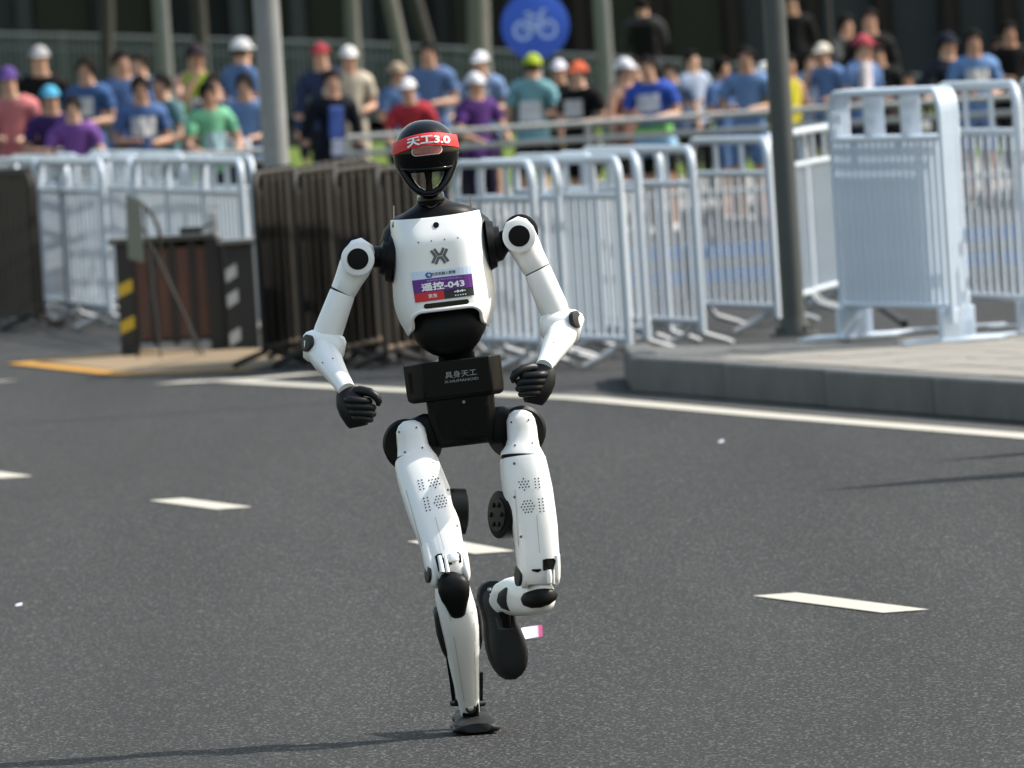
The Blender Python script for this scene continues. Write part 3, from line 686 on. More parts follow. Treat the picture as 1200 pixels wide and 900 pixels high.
# ---- torso (own tilted frame: a to the right, b down, in pixels)
TT = R(6.7); TC = (516.5, 310.3); TD = -0.02
def Tpx(a, b): return TC[0] + a * math.cos(TT) + b * math.sin(TT), TC[1] - a * math.sin(TT) + b * math.cos(TT)
def T(a, b, d): x, y = Tpx(a, b); return P(x, y, TD + d)
W_TAB = [(-60, 52.5), (-45, 54.5), (0, 57.5), (34, 60), (48, 59), (60, 56), (72, 51), (80, 47.5)]
D_TAB = [(-60, .072), (-44, .092), (-34, .103), (-26, .108), (0, .113), (30, .118), (50, .122), (62, .120), (80, .104)]
def shell_bottom(a):
    x = abs(a)
    if x < 26: return 53.5
    if x < 43: t = (x - 26) / 17; return 53.5 + 16.5 * (1 - math.sqrt(max(0, 1 - t * t)))
    return 70 + (min(x, 49) - 43) / 6 * 9
def shell_pt(u, v):
    # u -1..1 across, v 0..1 from collar to lower edge
    b0 = -59 + 2.0 * (1 - u * u)
    wb = 50
    a_b = u * 55.5 if abs(u) < 0.8 else math.copysign(44.4 + (abs(u) - .8) * 23, u)
    b1 = shell_bottom(a_b)
    b = b0 + (b1 - b0) * v
    a = u * smooth_interp(W_TAB, b)
    if v > 0.999: a = u * smooth_interp(W_TAB, b1)
    D = smooth_interp(D_TAB, b)
    d = -D * (1 - abs(u) ** 4.4) ** 0.62 + 0.035 * abs(u) ** 6
    return a, b, d
shell = MB()
def shell_fn(s, t):
    u = -math.cos(math.pi * s) * 0.35 + (2 * s - 1) * 0.65
    a, b, d = shell_pt(u, t); return T(a, b, d)
grid(shell, shell_fn, 60, 48)
o = shell.build('chest_shell', white, robot, smooth=40)
md = o.modifiers.new('thickness', 'SOLIDIFY'); md.thickness = 0.007; md.offset = 1 if True else -1
md2 = o.modifiers.new('bevel', 'BEVEL'); md2.width = 0.0022; md2.segments = 2; md2.limit_method = 'ANGLE'; md2.angle_limit = R(50)
# make the thickness go inwards: face normals look at the camera
nrm = sum((p.normal for p in o.data.polygons), Vector()) 
if nrm.y > 0: o.data.flip_normals()
md.offset = -1
chest = o; SB = shell.bvh()
# raised lip round the belly opening
lip = MB()
pts = []
for k in range(41):
    u = -0.86 + 1.72 * k / 40; a, b, d = shell_pt(u, 1.0); pts.append(T(a, b - 1.6, d - 0.0015))
lip.tube(pts, 0.0055, 8); lip.build('belly_lip', white, chest, smooth=60)
# camera eye, sensor holes, vent slot
m_ = MB(); v, f = disc2d(*Tpx(0, -47), 3.5, 3.5, 20); decal(m_, SB, v, f, 0.002); m_.build('camera_lens', gloss, chest)
screws(SB, [Tpx(a, -29) for a in (-23, -7.6, 7.9, 23.5)], 0.9, paint_k, chest, 'microphone_hole')
m_ = MB(); sl = []
for k in range(11): t = math.pi / 2 + math.pi * k / 10; sl.append((-22.5 + 2.9 * math.cos(t), 46.3 + 2.9 * math.sin(t)))
for k in range(11): t = -math.pi / 2 + math.pi * k / 10; sl.append((25 + 2.9 * math.cos(t), 46.3 + 2.9 * math.sin(t)))
n2 = 22
vv = [Tpx(*p) for p in sl]
left = list(range(0, 11)); right = list(range(11, 22))
ff = [(left[i], left[i + 1], right[9 - i], right[10 - i]) for i in range(10)]
# split across so that it follows the shell
cols = 12; vs = []; fs = []
for i in range(11):
    p, q = sl[i], sl[21 - i]
    for c in range(cols + 1): t = c / cols; vs.append(Tpx(p[0] + (q[0] - p[0]) * t, p[1] + (q[1] - p[1]) * t))
for i in range(10):
    for c in range(cols): k = i * (cols + 1) + c; fs.append((k, k + 1, k + cols + 2, k + cols + 1))
decal(m_, SB, vs, fs, 0.0018); m_.build('vent_slot', gloss, chest)
# emblem of four chevrons
LB = -10.5
em = MB()
for poly in ([(-5.6, -9), (-1.8, -2.0), (1.8, -2.0), (5.6, -9)], [(-5.6, 9), (-1.8, 2.0), (1.8, 2.0), (5.6, 9)],
             [(-9.4, -7.4), (-5.0, 0), (-9.4, 7.4)], [(9.4, -7.4), (5.0, 0), (9.4, 7.4)]):
    v, f = stroke2d(poly, 3.1); decal(em, SB, [Tpx(x, y + LB) for x, y in v], f, 0.0016)
em.build('emblem', paint_g, chest)
# race bib: paper with printed fields
BQ = [(481.2, 319.5), (551.8, 311.5), (555.8, 345.8), (486.5, 354.8)]
def bq(s, t):
    A, B, C, D = [Vector(p) for p in BQ]; p = (A * (1 - s) + B * s) * (1 - t) + (D * (1 - s) + C * s) * t; return p.x, p.y
def bib_patch(s0, s1, t0, t1, off, nu=16, nv=6):
    m_ = MB(); vs = [bq(s0 + (s1 - s0) * i / nu, t0 + (t1 - t0) * j / nv) for j in range(nv + 1) for i in range(nu + 1)]
    fs = [(j * (nu + 1) + i, j * (nu + 1) + i + 1, (j + 1) * (nu + 1) + i + 1, (j + 1) * (nu + 1) + i) for j in range(nv) for i in range(nu)]
    return decal(m_, SB, vs, fs, off)
bib = bib_patch(0, 1, 0, 1, 0.002).build('race_bib', bib_w, robot); bib['label'] = 'purple, red and black race bib on the chest'
bib_patch(0, 1, 0.265, 0.705, 0.0026).build('purple_field', purple, bib)
bib_patch(0, 0.5, 0.705, 1, 0.0026).build('red_field', bib_red, bib)
bib_patch(0.5, 1, 0.705, 1, 0.0026).build('black_field', paint_k, bib)
JIT = ((0, 0), (1, 0), (-1, 0), (0, 1), (0, -1), (.7, .7), (-.7, .7), (.7, -.7), (-.7, -.7))
def bib_text(name, body, s, t, h, wid, m, bold=0.0):
    v, f, tw, th = text2d(body, 1); m_ = MB(); k = 0
    for ox, oy in (JIT if bold else JIT[:1]):
        decal(m_, SB, [bq(s + (x + ox * bold) / tw * wid, t - (y + oy * bold) / th * h) for x, y in v], f, 0.0034 + k * .00006); k += 1
    return m_.build(name, m, bib)
bib_text('lettering', '北京机器人联盟', 0.535, 0.13, 0.105, 0.40, paint_k, 0.012)
bib_text('lettering', '遥控-043', 0.50, 0.535, 0.25, 0.71, paint_w, 0.035)
bib_text('lettering', '北京亦庄半程马拉松机器人', 0.53, 0.335, 0.055, 0.58, mat('print_lilac', (0.55, 0.42, 0.65), 0.5))
bib_text('lettering', '京东', 0.31, 0.845, 0.13, 0.15, paint_w, 0.015)
v, f = [], []
m_ = MB()
for cx, cy, rr in ((0.69, .80, .012), (0.735, .795, .022), (0.775, .80, .014), (0.81, .79, .020), (0.85, .79, .010)):
    decal(m_, SB, [bq(cx + rr * math.cos(k * math.pi / 4), cy + rr * 2.1 * math.sin(k * math.pi / 4)) for k in range(8)], [tuple(range(8))], 0.0034)
decal(m_, SB, [bq(.67, .79), bq(.87, .785), bq(.87, .805), bq(.67, .812)], [(0, 1, 2, 3)], 0.0033)
for k in range(5):
    cx = .69 + .042 * k; decal(m_, SB, [bq(cx - .011, .91), bq(cx + .011, .91), bq(cx + .011, .945), bq(cx - .011, .945)], [(0, 1, 2, 3)], 0.0034)
m_.build('sponsor_mark', paint_w, bib)
m_ = MB(); v, f = stroke2d([(501.5, 319.5), (499.3, 322), (501, 324.6), (503.5, 324.4)], 2.2); decal(m_, SB, v, f, .0034)
v, f = stroke2d([(502.5, 319.6), (505.2, 320.6), (505.6, 323.4), (503.8, 325.2)], 1.6); decal(m_, SB, v, f, .0034); m_.build('swirl_mark', blue_m, bib)

# black inner body with shoulder pods and belly
m_ = MB()
def tsec(a, b, d, hw, hd, e=2.4): x, y = Tpx(a, b); return (x, y, TD + d, hw, hd, e)
loft(m_, [tsec(0, -62, .055, 30, .05), tsec(0, -58, .06, 50, .068), tsec(0, -48, .065, 62, .074), tsec(0, -34, .065, 68, .078, 2.6), tsec(0, -12, .06, 68, .08, 2.6),
          tsec(0, 8, .055, 61, .08), tsec(0, 30, .04, 54, .084), tsec(0, 52, .02, 49, .086), tsec(2, 68, -.005, 45.5, .086, 3), tsec(3, 79, -.01, 43.5, .085, 3.2), tsec(4, 85, -.01, 40, .082, 3.2), tsec(5.5, 94, -.005, 30.5, .072, 3),
          tsec(6.5, 101, .0, 23, .06, 2.6), tsec(7, 105, .0, 19.5, .052), tsec(8, 116, .005, 18.5, .05)], 40)
m_.build('inner_torso', black, robot, smooth=60)
m_ = MB()
loft(m_, [(505, 228, -.01, 15, .045, 2), (505.4, 232.5, -.01, 16.2, .047, 2), (506, 236.5, -.01, 19, .052, 2), (506.6, 240.5, -.01, 25.5, .058, 2), (507.2, 244.5, -.01, 35, .066, 2.2), (508, 249, -.01, 44.5, .072, 2.3), (508.8, 254, -.01, 49.5, .075, 2.3), (509.5, 262, -.01, 51, .076, 2.3)], 32)
m_.build('neck', black, robot, smooth=60)
for px, py0, py1 in ((461.5, 241, 256), (552.2, 231, 247)):
    m_ = MB(); m_.tube([P(px, py0, .0), P(px + .6, py1, .0)], [0.0022, 0.003], 8); m_.build('collar_pin', steel, robot, smooth=50)
for sx, (x0, y0), (x1, y1) in ((-1, (462, 303), (433, 301)), (1, (572, 287), (596, 279))):
    m_ = MB(); loft(m_, [(x0, y0, .01, 30, .075, 2), (x0 + sx * 8, y0 - 1, .01, 27, .07, 2), (x0 + sx * 9, y0 - 1, .01, 21, .055, 2), (x0 + sx * 15, y0 - 2, .01, 20, .052, 2), (x0 + sx * 16, y0 - 2, .01, 13, .035, 2), (x1, y1, .01, 12, .033, 2)], 28)
    m_.build('shoulder_joint', black, robot, smooth=35)

# ---- head
HC = (499, 180); HT = R(3.6)
def Hpx(a, b): return HC[0] + a * math.cos(HT) + b * math.sin(HT), HC[1] - a * math.sin(HT) + b * math.cos(HT)
HD = -0.03
HEAD = [(-39.4, 4, .010), (-38.6, 10, .028), (-36.5, 16.5, .045), (-32.5, 23, .064), (-26, 29.5, .082), (-18, 34.5, .094), (-9, 37.6, .102), (0, 38.4, .104), (8, 37.6, .102), (14, 36.4, .098), (18, 35, .094)]
m_ = MB(); secs = []
for b, hw, hd in HEAD: x, y = Hpx(0, b); secs.append((x, y, HD, hw, hd, 2.1))
x, y = Hpx(0, 20.5); secs.append((x, y, HD, 33.5, .090, 2.1)); x, y = Hpx(0, 21.6); secs.append((x, y, HD, 31, .084, 2.1))
loft(m_, secs, 48); m_.build('head_dome', gloss, robot, smooth=60); HB = m_.bvh()
head = robot.children[-1]
# brow ridge below the visor
m_ = MB(); pts = []
for k in range(25):
    a = -30 + 60 * k / 24; x, y = Hpx(a, 17 + 1.2 * (1 - (a / 30) ** 2)); pts.append(hit(HB, x, y, 0.001))
m_.tube(pts, 0.0042, 8); m_.build('visor_ridge', gloss, head, smooth=60)
# lower face: a horseshoe frame with a centre strut, open to the background
U = [(-29, 12, 6.8), (-27.4, 18, 6.4), (-24.6, 25, 5.9), (-21, 32, 5.4), (-16.6, 38.5, 5.0), (-11, 43.8, 4.6), (-4, 46.8, 4.3)]
U = U + [(-a, b, h) for a, b, h in reversed(U)]
m_ = MB(); secs = []
for a, b, h in U: x, y = Hpx(a + .6, b); secs.append((x, y, HD - .022 - .042 * (1 - (a / 30) ** 2), h, .032, 2.8))
loft(m_, secs, 16); m_.build('jaw_frame', gloss, head, smooth=60)
m_ = MB(); secs = []
for b, hw in ((17, 7.5), (22, 5.2), (30, 4.0), (40, 4.0), (47, 6.5)): x, y = Hpx(1.5, b); secs.append((x, y, HD - .055, hw, .016, 2.4))
loft(m_, secs, 16); m_.build('face_strut', gloss, head, smooth=60)
m_ = MB(); loft(m_, [(503.5, 225.5, -.04, 10, .03, 2), (504, 228, -.04, 15.5, .045, 2.2), (504.6, 231, -.036, 16.4, .046, 2.2), (505.2, 236, -.03, 16.5, .046, 2)], 24); m_.build('chin_mount', gloss, head, smooth=60)
# visor light window
for nm, hx, hy, off, mm in (('window_rim', 19.4, 5.5, .0012, mat('window_rim', (.6, .5, .5), .3)), ('window_glass', 18.0, 4.3, .002, mat('window_red', (.22, .03, .03), .15, var=.7, scale=60, coat=.5))):
    vs, fs = [], []; nu, nv = 20, 6
    for j in range(nv + 1):
        q = -1 + 2 * j / nv; yy = hy * q; xx = hx - hy + hy * math.sqrt(max(0, 1 - q * q)) * 0.8
        for i in range(nu + 1): p = -1 + 2 * i / nu; vs.append(Hpx(p * xx + 1.5, yy - 3.5 - .05 * p * xx))
    for j in range(nv):
        for i in range(nu): k = j * (nu + 1) + i; fs.append((k, k + 1, k + nu + 2, k + nu + 1))
    m_ = MB(); decal(m_, HB, vs, fs, off); m_.build(nm, mm, head)
# red band all the way round
band = MB(); rin, rout = [], []
nB = 64
def band_sag(u): return 7.0 * u * u - 2.6 * u
def band_ring(b, hwp, hd):
    hw = hwp * M_PX
    x, y = Hpx(0, b); c = P(x, y, HD); ax = (P(*Hpx(0, 10), HD) - P(*Hpx(0, 0), HD)).normalized(); side = ax.cross(fwd).normalized(); fr = side.cross(ax).normalized()
    if side.dot(CR) < 0: side = -side
    out = []
    for u, v in superell(nB, 2.1):
        depth = (fr * v).dot(fwd)
        out.append(c + side * (u * hw) + fr * (v * hd) + ax * ((band_sag(u) if depth < 0 else 7 - 2.6 * u) * M_PX))
    return out
rows = [band_ring(-23.6, 31, .085), band_ring(-24.4, 36.6, .1005), band_ring(-23.8, 37.6, .1035), band_ring(-16, 38.8, .107), band_ring(-9.6, 39.3, .109), band_ring(-9.2, 38, .105)]
band.rings(rows, caps=False); bo = band.build('headband', red_m, robot, smooth=60); BB = band.bvh()
v, f, tw, th = text2d('天工3.0', 1); m_ = MB()
for k, (ox, oy) in enumerate(JIT):
    decal(m_, BB, [Hpx(4 + (x + .04 * ox) / tw * 50, -16.4 - (y + .04 * oy) / th * 9.6 + band_sag((x / tw * 50 + 4) / 38.5)) for x, y in v], f, 0.0030 + k * .00006)
m_.build('lettering', paint_w, bo)

# ---- pelvis
PT = R(6.8); PC = (532, 443)
def Q(a, b, d): x, y = PC[0] + a * math.cos(PT) + b * math.sin(PT), PC[1] - a * math.sin(PT) + b * math.cos(PT); return P(x, y, d)
m_ = MB(); plan = [(-56, .07), (-57.5, -.02), (-37, -.095), (44, -.10), (56.5, -.05), (57.5, .06)]
m_.rings([[Q(a, -21.5, d) for a, d in plan], [Q(a, 12, d) for a, d in plan], [Q(a * .985, 21, d) for a, d in plan], [Q(a * .9, 24.5, d * .9) for a, d in plan]])
pel = m_.build('waist_box', black, robot, bevel=0.004); PB = m_.bvh()
v, f, tw, th = text2d('具身天工', 1); mp = mat('print_silver', (.30, .30, .31), .4, var=.1)
def qpx(a, b): return PC[0] + a * math.cos(PT) + b * math.sin(PT), PC[1] - a * math.sin(PT) + b * math.cos(PT)
m_ = MB(); decal(m_, PB, [qpx(8.5 + x / tw * 37, -4.2 - y / th * 7.8) for x, y in v], f, 0.003); m_.build('lettering', mp, pel)
v, f, tw, th = text2d('X-HUMANOID', 1)
m_ = MB(); decal(m_, PB, [qpx(8.5 + x / tw * 40, 3.4 - y / th * 3.1) for x, y in v], f, 0.003); m_.build('lettering', mp, pel)
m_ = MB(); m_.box(Q(6, -25, -.0), (.10, .10, .035)); m_.build('waist_joint', black, robot, bevel=.008)
for a in (-50,):
    m_ = MB(); m_.add([Q(-53.5, -12, -.0365), Q(-50.5, -12, -.0475), Q(-50.5, 12, -.0475), Q(-53.5, 12, -.0365)], [(0, 1, 2, 3)]); m_.build('side_slot', gloss, pel)
m_ = MB(); pl = [(-34, .06), (-36, -.06), (-26, -.085), (36, -.088), (45, -.06), (43, .06)]
m_.rings([[Q(a, 20, d) for a, d in pl], [Q(a * .97, 50, d * .95) for a, d in pl], [Q(a * .84 + 1, 73, d * .9) for a, d in pl], [Q(a * .78 + 2, 80, d * .7) for a, d in pl]])
lo = m_.build('lower_pelvis', black, robot, bevel=0.006); LBv = m_.bvh()
m_ = MB(); v, f = disc2d(543.5, 471, 1.8, 1.8, 12); decal(m_, LBv, v, f, .002); m_.build('bolt', steel, lo)
m_ = MB(); pins(m_, LBv, [(528 + 4 * i + (j % 2) * 2, 490 + 3.6 * j) for i in range(9) for j in range(8)], .8, .001); g_ = m_.build('speaker_holes', gloss, lo); g_['kind'] = 'stuff'

# ---- arms
def arm(sx, ring, sec_up, sec_lo, elbow, eldisc, elnrm, fore, hand_fn):
    root = empty('arm', (0, 0, 0)); root.parent = robot; root.location = P(ring[0], ring[1]) - BASE
    m_ = MB(); loft(m_, sec_up, 32, 2.2); m_.build('upper_arm', white, root, smooth=50); ub = m_.bvh()
    m_ = MB(); loft(m_, sec_lo, 32, 2.2); m_.build('upper_arm_sleeve', white, root, smooth=50)
    a, b = sec_up[-2], sec_lo[1]
    m_ = MB(); loft(m_, [(a[0], a[1], a[2], a[3] - 1.2, a[4] - .003, 2.2), (b[0], b[1], b[2], b[3] - 1.2, b[4] - .003, 2.2)], 24); m_.build('seam_ring', black, root, smooth=50)
    # black motor housing peeping over the white ring
    m_ = MB(); c = P(ring[0] - sx * -1.5, ring[1] - 3.5, .02); knob(m_, c, -fwd + CU * .12, 20.8 * M_PX, .03, 32); m_.build('motor_housing', black, root, smooth=40)
    m_ = MB(); knob(m_, P(ring[0], ring[1], ring[2]) , -fwd, 19.6 * M_PX, .022, 36, .16); m_.build('joint_ring', white, root, smooth=40)
    m_ = MB(); knob(m_, P(ring[0], ring[1], ring[2] - .0215), -fwd, 12.6 * M_PX, .003, 32, .1); m_.build('joint_cap', black, root, smooth=40)
    m_ = MB(); loft(m_, elbow, 28, 2.4); m_.build('elbow', white, root, smooth=50)
    m_ = MB(); knob(m_, P(*eldisc), elnrm, 10.2 * M_PX, .007, 28, .12); m_.build('elbow_cap', satin, root, smooth=40)
    m_ = MB(); loft(m_, fore, 28, 2.2); m_.build('forearm', white, root, smooth=50); fb = m_.bvh()
    sx0 = fore[1]
    screws(fb, [(sx0[0] - 6, sx0[1] + 3), (sx0[0] + 6, sx0[1] - 2)], .9, paint_k, root)
    hand_fn(root)
def hand(root, W, k, ys, tip_d):
    """W wrist pixel, k = +1 when the thumb points right; four stacked curled fingers and a thumb"""
    g = empty('hand', (0, 0, 0)); g.parent = robot; g.location = P(W[0], W[1]) - BASE
    m_ = MB(); d = tip_d
    loft(m_, [(W[0] - k * 1, W[1] - 2, d + .035, 10.5, .026, 2.2), (W[0] + k * 1, W[1] + 4, d + .028, 14.5, .030, 2.5), (W[0] + k * 6, W[1] + 13, d + .02, 19, .032, 2.8), (W[0] + k * 10, W[1] + 26, d + .014, 18, .032, 2.8), (W[0] + k * 13, W[1] + 38, d + .012, 14, .028, 2.8), (W[0] + k * 14, W[1] + 43, d + .012, 11, .022, 2.4)], 24)
    m_.build('palm', glove, g, smooth=50)
    for i, y in enumerate(ys):
        L = (27, 29, 27, 22)[i]; x0 = W[0] + k * (0 + i * 2.2); rr = (.0112, .0115, .0110, .0098)[i]
        m_ = MB(); m_.tube([P(x0 - k * 1, y - 2.5, d + .02), P(x0 + k * 1, y - 1.4, d - .006), P(x0 + k * 4, y - .8, d - .020), P(x0 + k * 8, y - .4, d - .026), P(x0 + k * (L - 5), y + .6, d - .026), P(x0 + k * (L - 1), y + .9, d - .020), P(x0 + k * L, y + 1, d - .006), P(x0 + k * (L - 6), y + 1, d + .010)],
               [rr * .9, rr * 1.05, rr * 1.08, rr, rr * .95, rr * .98, rr * .9, rr * .7], 10)
        m_.build('finger', glove, g, smooth=60)
    m_ = MB(); m_.tube([P(W[0] + k * 4, W[1] + 3, d + .02), P(W[0] + k * 16, W[1] + .5, d - .002), P(W[0] + k * 27, W[1] + 2.5, d - .018), P(W[0] + k * 35, W[1] + 8, d - .024), P(W[0] + k * 38, W[1] + 14, d - .022), P(W[0] + k * 37, W[1] + 18, d - .018)], [.012, .0135, .0125, .0115, .0095, .006], 10)
    m_.build('thumb', glove, g, smooth=60)
ARM_RING = (419.3, 303.5, -.045)
arm(-1, (419.3, 303.5, -.045),
    [(430, 283, -.005, 8, .02), (426, 289, -.005, 16, .035), (421.5, 300, -.005, 19.6, .043), (415, 315, -.005, 19, .043), (408, 329, -.004, 16.4, .040), (402.2, 341.5, -.003, 15.2, .038), (401.8, 342.3, -.003, 14.6, .037)],
    [(401.3, 343.4, -.003, 14.6, .037), (401, 344.2, -.003, 15.2, .038), (393, 366, 0, 16.2, .039), (385, 388, .003, 17.2, .040), (381, 398, .005, 16, .038)],
    [(355.2, 404, .0, 10.5, .026), (357, 404, .0, 15, .036), (363, 405, 0, 18.5, .044), (374, 406.5, 0, 20.8, .046), (386, 408, -.005, 21, .046), (396, 408, -.008, 17.5, .040), (402, 408.5, -.008, 13.5, .032), (404.6, 409, -.008, 8, .02)],
    (360.4, 402.3, -.034), -CR * .86 - fwd * .5 + CU * .12,
    [(377, 411, -.015, 18.5, .043), (384, 422, -.05, 17.6, .041), (389, 429.5, -.085, 15, .037), (397, 442, -.14, 12.4, .031), (404, 453, -.185, 10.8, .027), (407, 458, -.2, 10.4, .026)],
    lambda r: hand(r, (406, 457), 1, (469.5, 476.8, 484, 490.6), -.21))
ARM_RING = (608.4, 276.5, -.045)
arm(1, (608.4, 276.5, -.045),
    [(600, 257, -.005, 8, .02), (603, 263, -.005, 15.5, .035), (607.5, 273, -.005, 19.3, .043), (614, 287, -.005, 19, .043), (621.5, 301.5, -.004, 17.2, .040), (628.6, 315, -.003, 16.2, .038), (629, 315.8, -.003, 15.6, .037)],
    [(629.6, 317, -.003, 15.6, .037), (630, 317.8, -.003, 16.2, .038), (639, 339, 0, 16.8, .039), (648, 360, .003, 17.4, .040), (652, 370, .005, 16, .038)],
    [(682, 383.5, .0, 10, .026), (680.3, 383, .0, 15, .036), (675, 382.5, 0, 19.5, .044), (665, 383, 0, 21.5, .046), (652, 383, -.005, 21.5, .046), (641, 383, -.008, 17.5, .040), (635.5, 383, -.008, 13, .032), (632.5, 383, -.008, 8, .02)],
    (674.4, 374.4, -.037), CR * .86 - fwd * .5 + CU * .2,
    [(660, 388, -.015, 18, .043), (655, 398, -.05, 17.5, .041), (651, 405.5, -.085, 15, .037), (644.5, 417, -.14, 12, .031), (639, 427, -.185, 10.4, .027), (637, 431, -.2, 10, .026)],
    lambda r: hand(r, (639, 430), -1, (440, 447.2, 454.4, 461), -.21))

# ---- legs
def leg(hipc, plate, thigh, lobes, recess, links, cap_oval):
    root = empty('upper_leg', (0, 0, 0)); root.parent = robot; root.location = P(hipc[0], hipc[1]) - BASE
    m_ = MB(); knob(m_, P(hipc[0], hipc[1], .03), -fwd + CR * hipc[3], hipc[2] * M_PX, .06, 40, .14); m_.build('hip_motor', black, root, smooth=40)
    m_ = MB(); knob(m_, P(hipc[0], hipc[1] + 4, .035), -fwd + CR * hipc[3], hipc[2] * M_PX * .97, .05, 40, .1); m_.build('hip_ring', satin, root, smooth=40)
    m_ = MB(); loft(m_, plate, 28, 2.5); pb = m_.bvh(); po = m_.build('hip_plate', white, root, smooth=50)
    m_ = MB(); loft(m_, thigh, 36, 2.6); tb = m_.bvh(); to = m_.build('thigh', white, root, smooth=50)
    m_ = MB(); a, b = plate[-1], thigh[0]
    loft(m_, [(a[0], a[1] - 2, a[2], a[3] - 1.5, a[4] - .004, 2.5), (b[0], b[1] + 2, b[2], b[3] - 1.5, b[4] - .004, 2.5)], 28); m_.build('seam_ring', black, root, smooth=50)
    for lb in lobes: m_ = MB(); loft(m_, lb, 20, 2.4); m_.build('knee_fork', white, root, smooth=50)
    for poly in recess: m_ = MB(); decal(m_, tb, poly, [tuple(range(len(poly)))], .003); m_.build('knee_recess', black, root)
    for lk in links: m_ = MB(); loft(m_, lk[0], 14, 2.6); m_.build('knee_link', lk[1], root, smooth=50)
    m_ = MB(); knob(m_, P(*cap_oval[0]), cap_oval[1], cap_oval[2] * M_PX, .004, 24, .1); m_.build('fork_cap', satin, root, smooth=40)
    return root, pb, po, tb, to
HOLE = paint_k
def vents(tb, to, groups):
    m_ = MB(); pts = []
    for kind, cx, cy, tilt, a, b in groups:
        c, s = math.cos(R(tilt)), math.sin(R(tilt)); loc = []
        if kind == 'cols':
            for i in range(2):
                for j in range(int(a)): loc.append(((i - .5) * 4.3, (j - (a - 1) / 2) * b))
        else:
            for j in range(-3, 4):
                for i in range(-3, 4):
                    x, y = i * 3.7 + (j % 2) * 1.85, j * 3.3
                    if x * x + y * y * .9 < a * a: loc.append((x, y))
        pts += [(cx + x * c - y * s, cy + x * s + y * c) for x, y in loc]
    pins(m_, tb, pts, .95, .0012); o = m_.build('vent_holes', HOLE, to.parent); o['kind'] = 'stuff'
# standing leg (left in the picture): thigh forward, shin back
BEND = True
lr, pb, po, tb, to = leg((483, 519.5, 28.8, -.35),
    [(479.5, 494.5, -.045, 8, .02), (480, 498, -.047, 13.5, .028), (481, 504, -.05, 17, .034), (482.5, 513, -.052, 18, .036), (484, 524, -.056, 18.6, .038), (486, 532, -.06, 21, .043), (487.6, 539, -.064, 24.6, .050), (488, 541, -.066, 25.2, .051)],
    [(488, 542.6, -.066, 25.2, .052), (488.6, 545, -.068, 26, .054), (493, 560, -.075, 27.5, .058), (500, 580, -.085, 28.6, .06), (506.5, 600, -.095, 28.2, .058), (513, 620, -.105, 27, .055), (517.5, 637, -.112, 25, .052), (521, 650, -.116, 24.3, .05), (524.3, 662, -.12, 23.6, .047), (527, 671, -.122, 21.5, .04), (528, 676, -.122, 17, .03)],
    [[(502.5, 644, -.115, 9, .04), (505, 660, -.118, 8.2, .04), (507.8, 676, -.120, 7.2, .036), (509.5, 684, -.12, 6, .03), (510.5, 688.5, -.12, 3, .015)],
     [(540, 642, -.115, 6.5, .04), (543.5, 656, -.118, 6, .04), (546, 669, -.12, 5.2, .036), (547.2, 676, -.12, 4.2, .03), (547.6, 680, -.12, 2, .015)]],
    [[(509.5, 652), (513, 649), (537, 646.6), (540, 649.5), (541, 659), (524.5, 662.5), (524.8, 668.5), (513.5, 670)]],
    [([(514.8, 652, -.172, 2.4, .006), (517, 662, -.175, 2.8, .007), (518.5, 671, -.174, 3.0, .007)], white), ([(521.6, 651.5, -.172, 1.9, .006), (523.6, 662, -.175, 2.1, .006), (525, 671, -.174, 2.4, .006)], white),
     ([(530.5, 649.5, -.172, 5.8, .006), (531.5, 655.5, -.175, 6.6, .007), (532, 658, -.174, 6.2, .006)], white)],
    ((501.6, 673, -.135), -CR * .96 - fwd * .28, 10))
screws(pb, [(467.5, 506.2), (488, 501), (474.5, 529.8), (495, 524.6)], 1.2, HOLE, po.parent)
vents(tb, to, [('cols', 493.3, 568, -12, 4, 3.5), ('round', 509, 564.8, -12, 7.2, 0), ('cols', 500.2, 590.8, -12, 5, 3.7), ('round', 516.6, 587.6, -12, 8.4, 0)])
screws(tb, [(508, 541.8), (525, 574), (536, 616)], 1.5, paint_g, to.parent)
def seam(bvh, pts, parent, wd=.55, m=None, off=.0024):
    v, f = stroke2d(pts, wd); m_ = MB(); decal(m_, bvh, v, f, off); m_.build('panel_seam', m or paint_g, parent)
def line(a, b, n=14): return [(a[0] + (b[0] - a[0]) * k / n, a[1] + (b[1] - a[1]) * k / n) for k in range(n + 1)]
seam_g = mat('seam_grey', (.36, .36, .36), .6, var=.05)
seam(tb, line((510, 606), (520.5, 644)), lr, .6, seam_g); seam(tb, line((475.5, 574), (494, 640)), lr, .5, seam_g)
# knee motor on the inner side
m_ = MB(); knob(m_, P(537, 599, -.07), CR * .97 + fwd * .12, 27 * M_PX, .021, 36, .12); km = m_.build('knee_motor', black, lr, smooth=40)
m_ = MB(); knob(m_, P(545, 599, -.068), CR * .97 + fwd * .12, 20 * M_PX, .006, 32, .2); m_.build('motor_cover', gloss, lr, smooth=40)
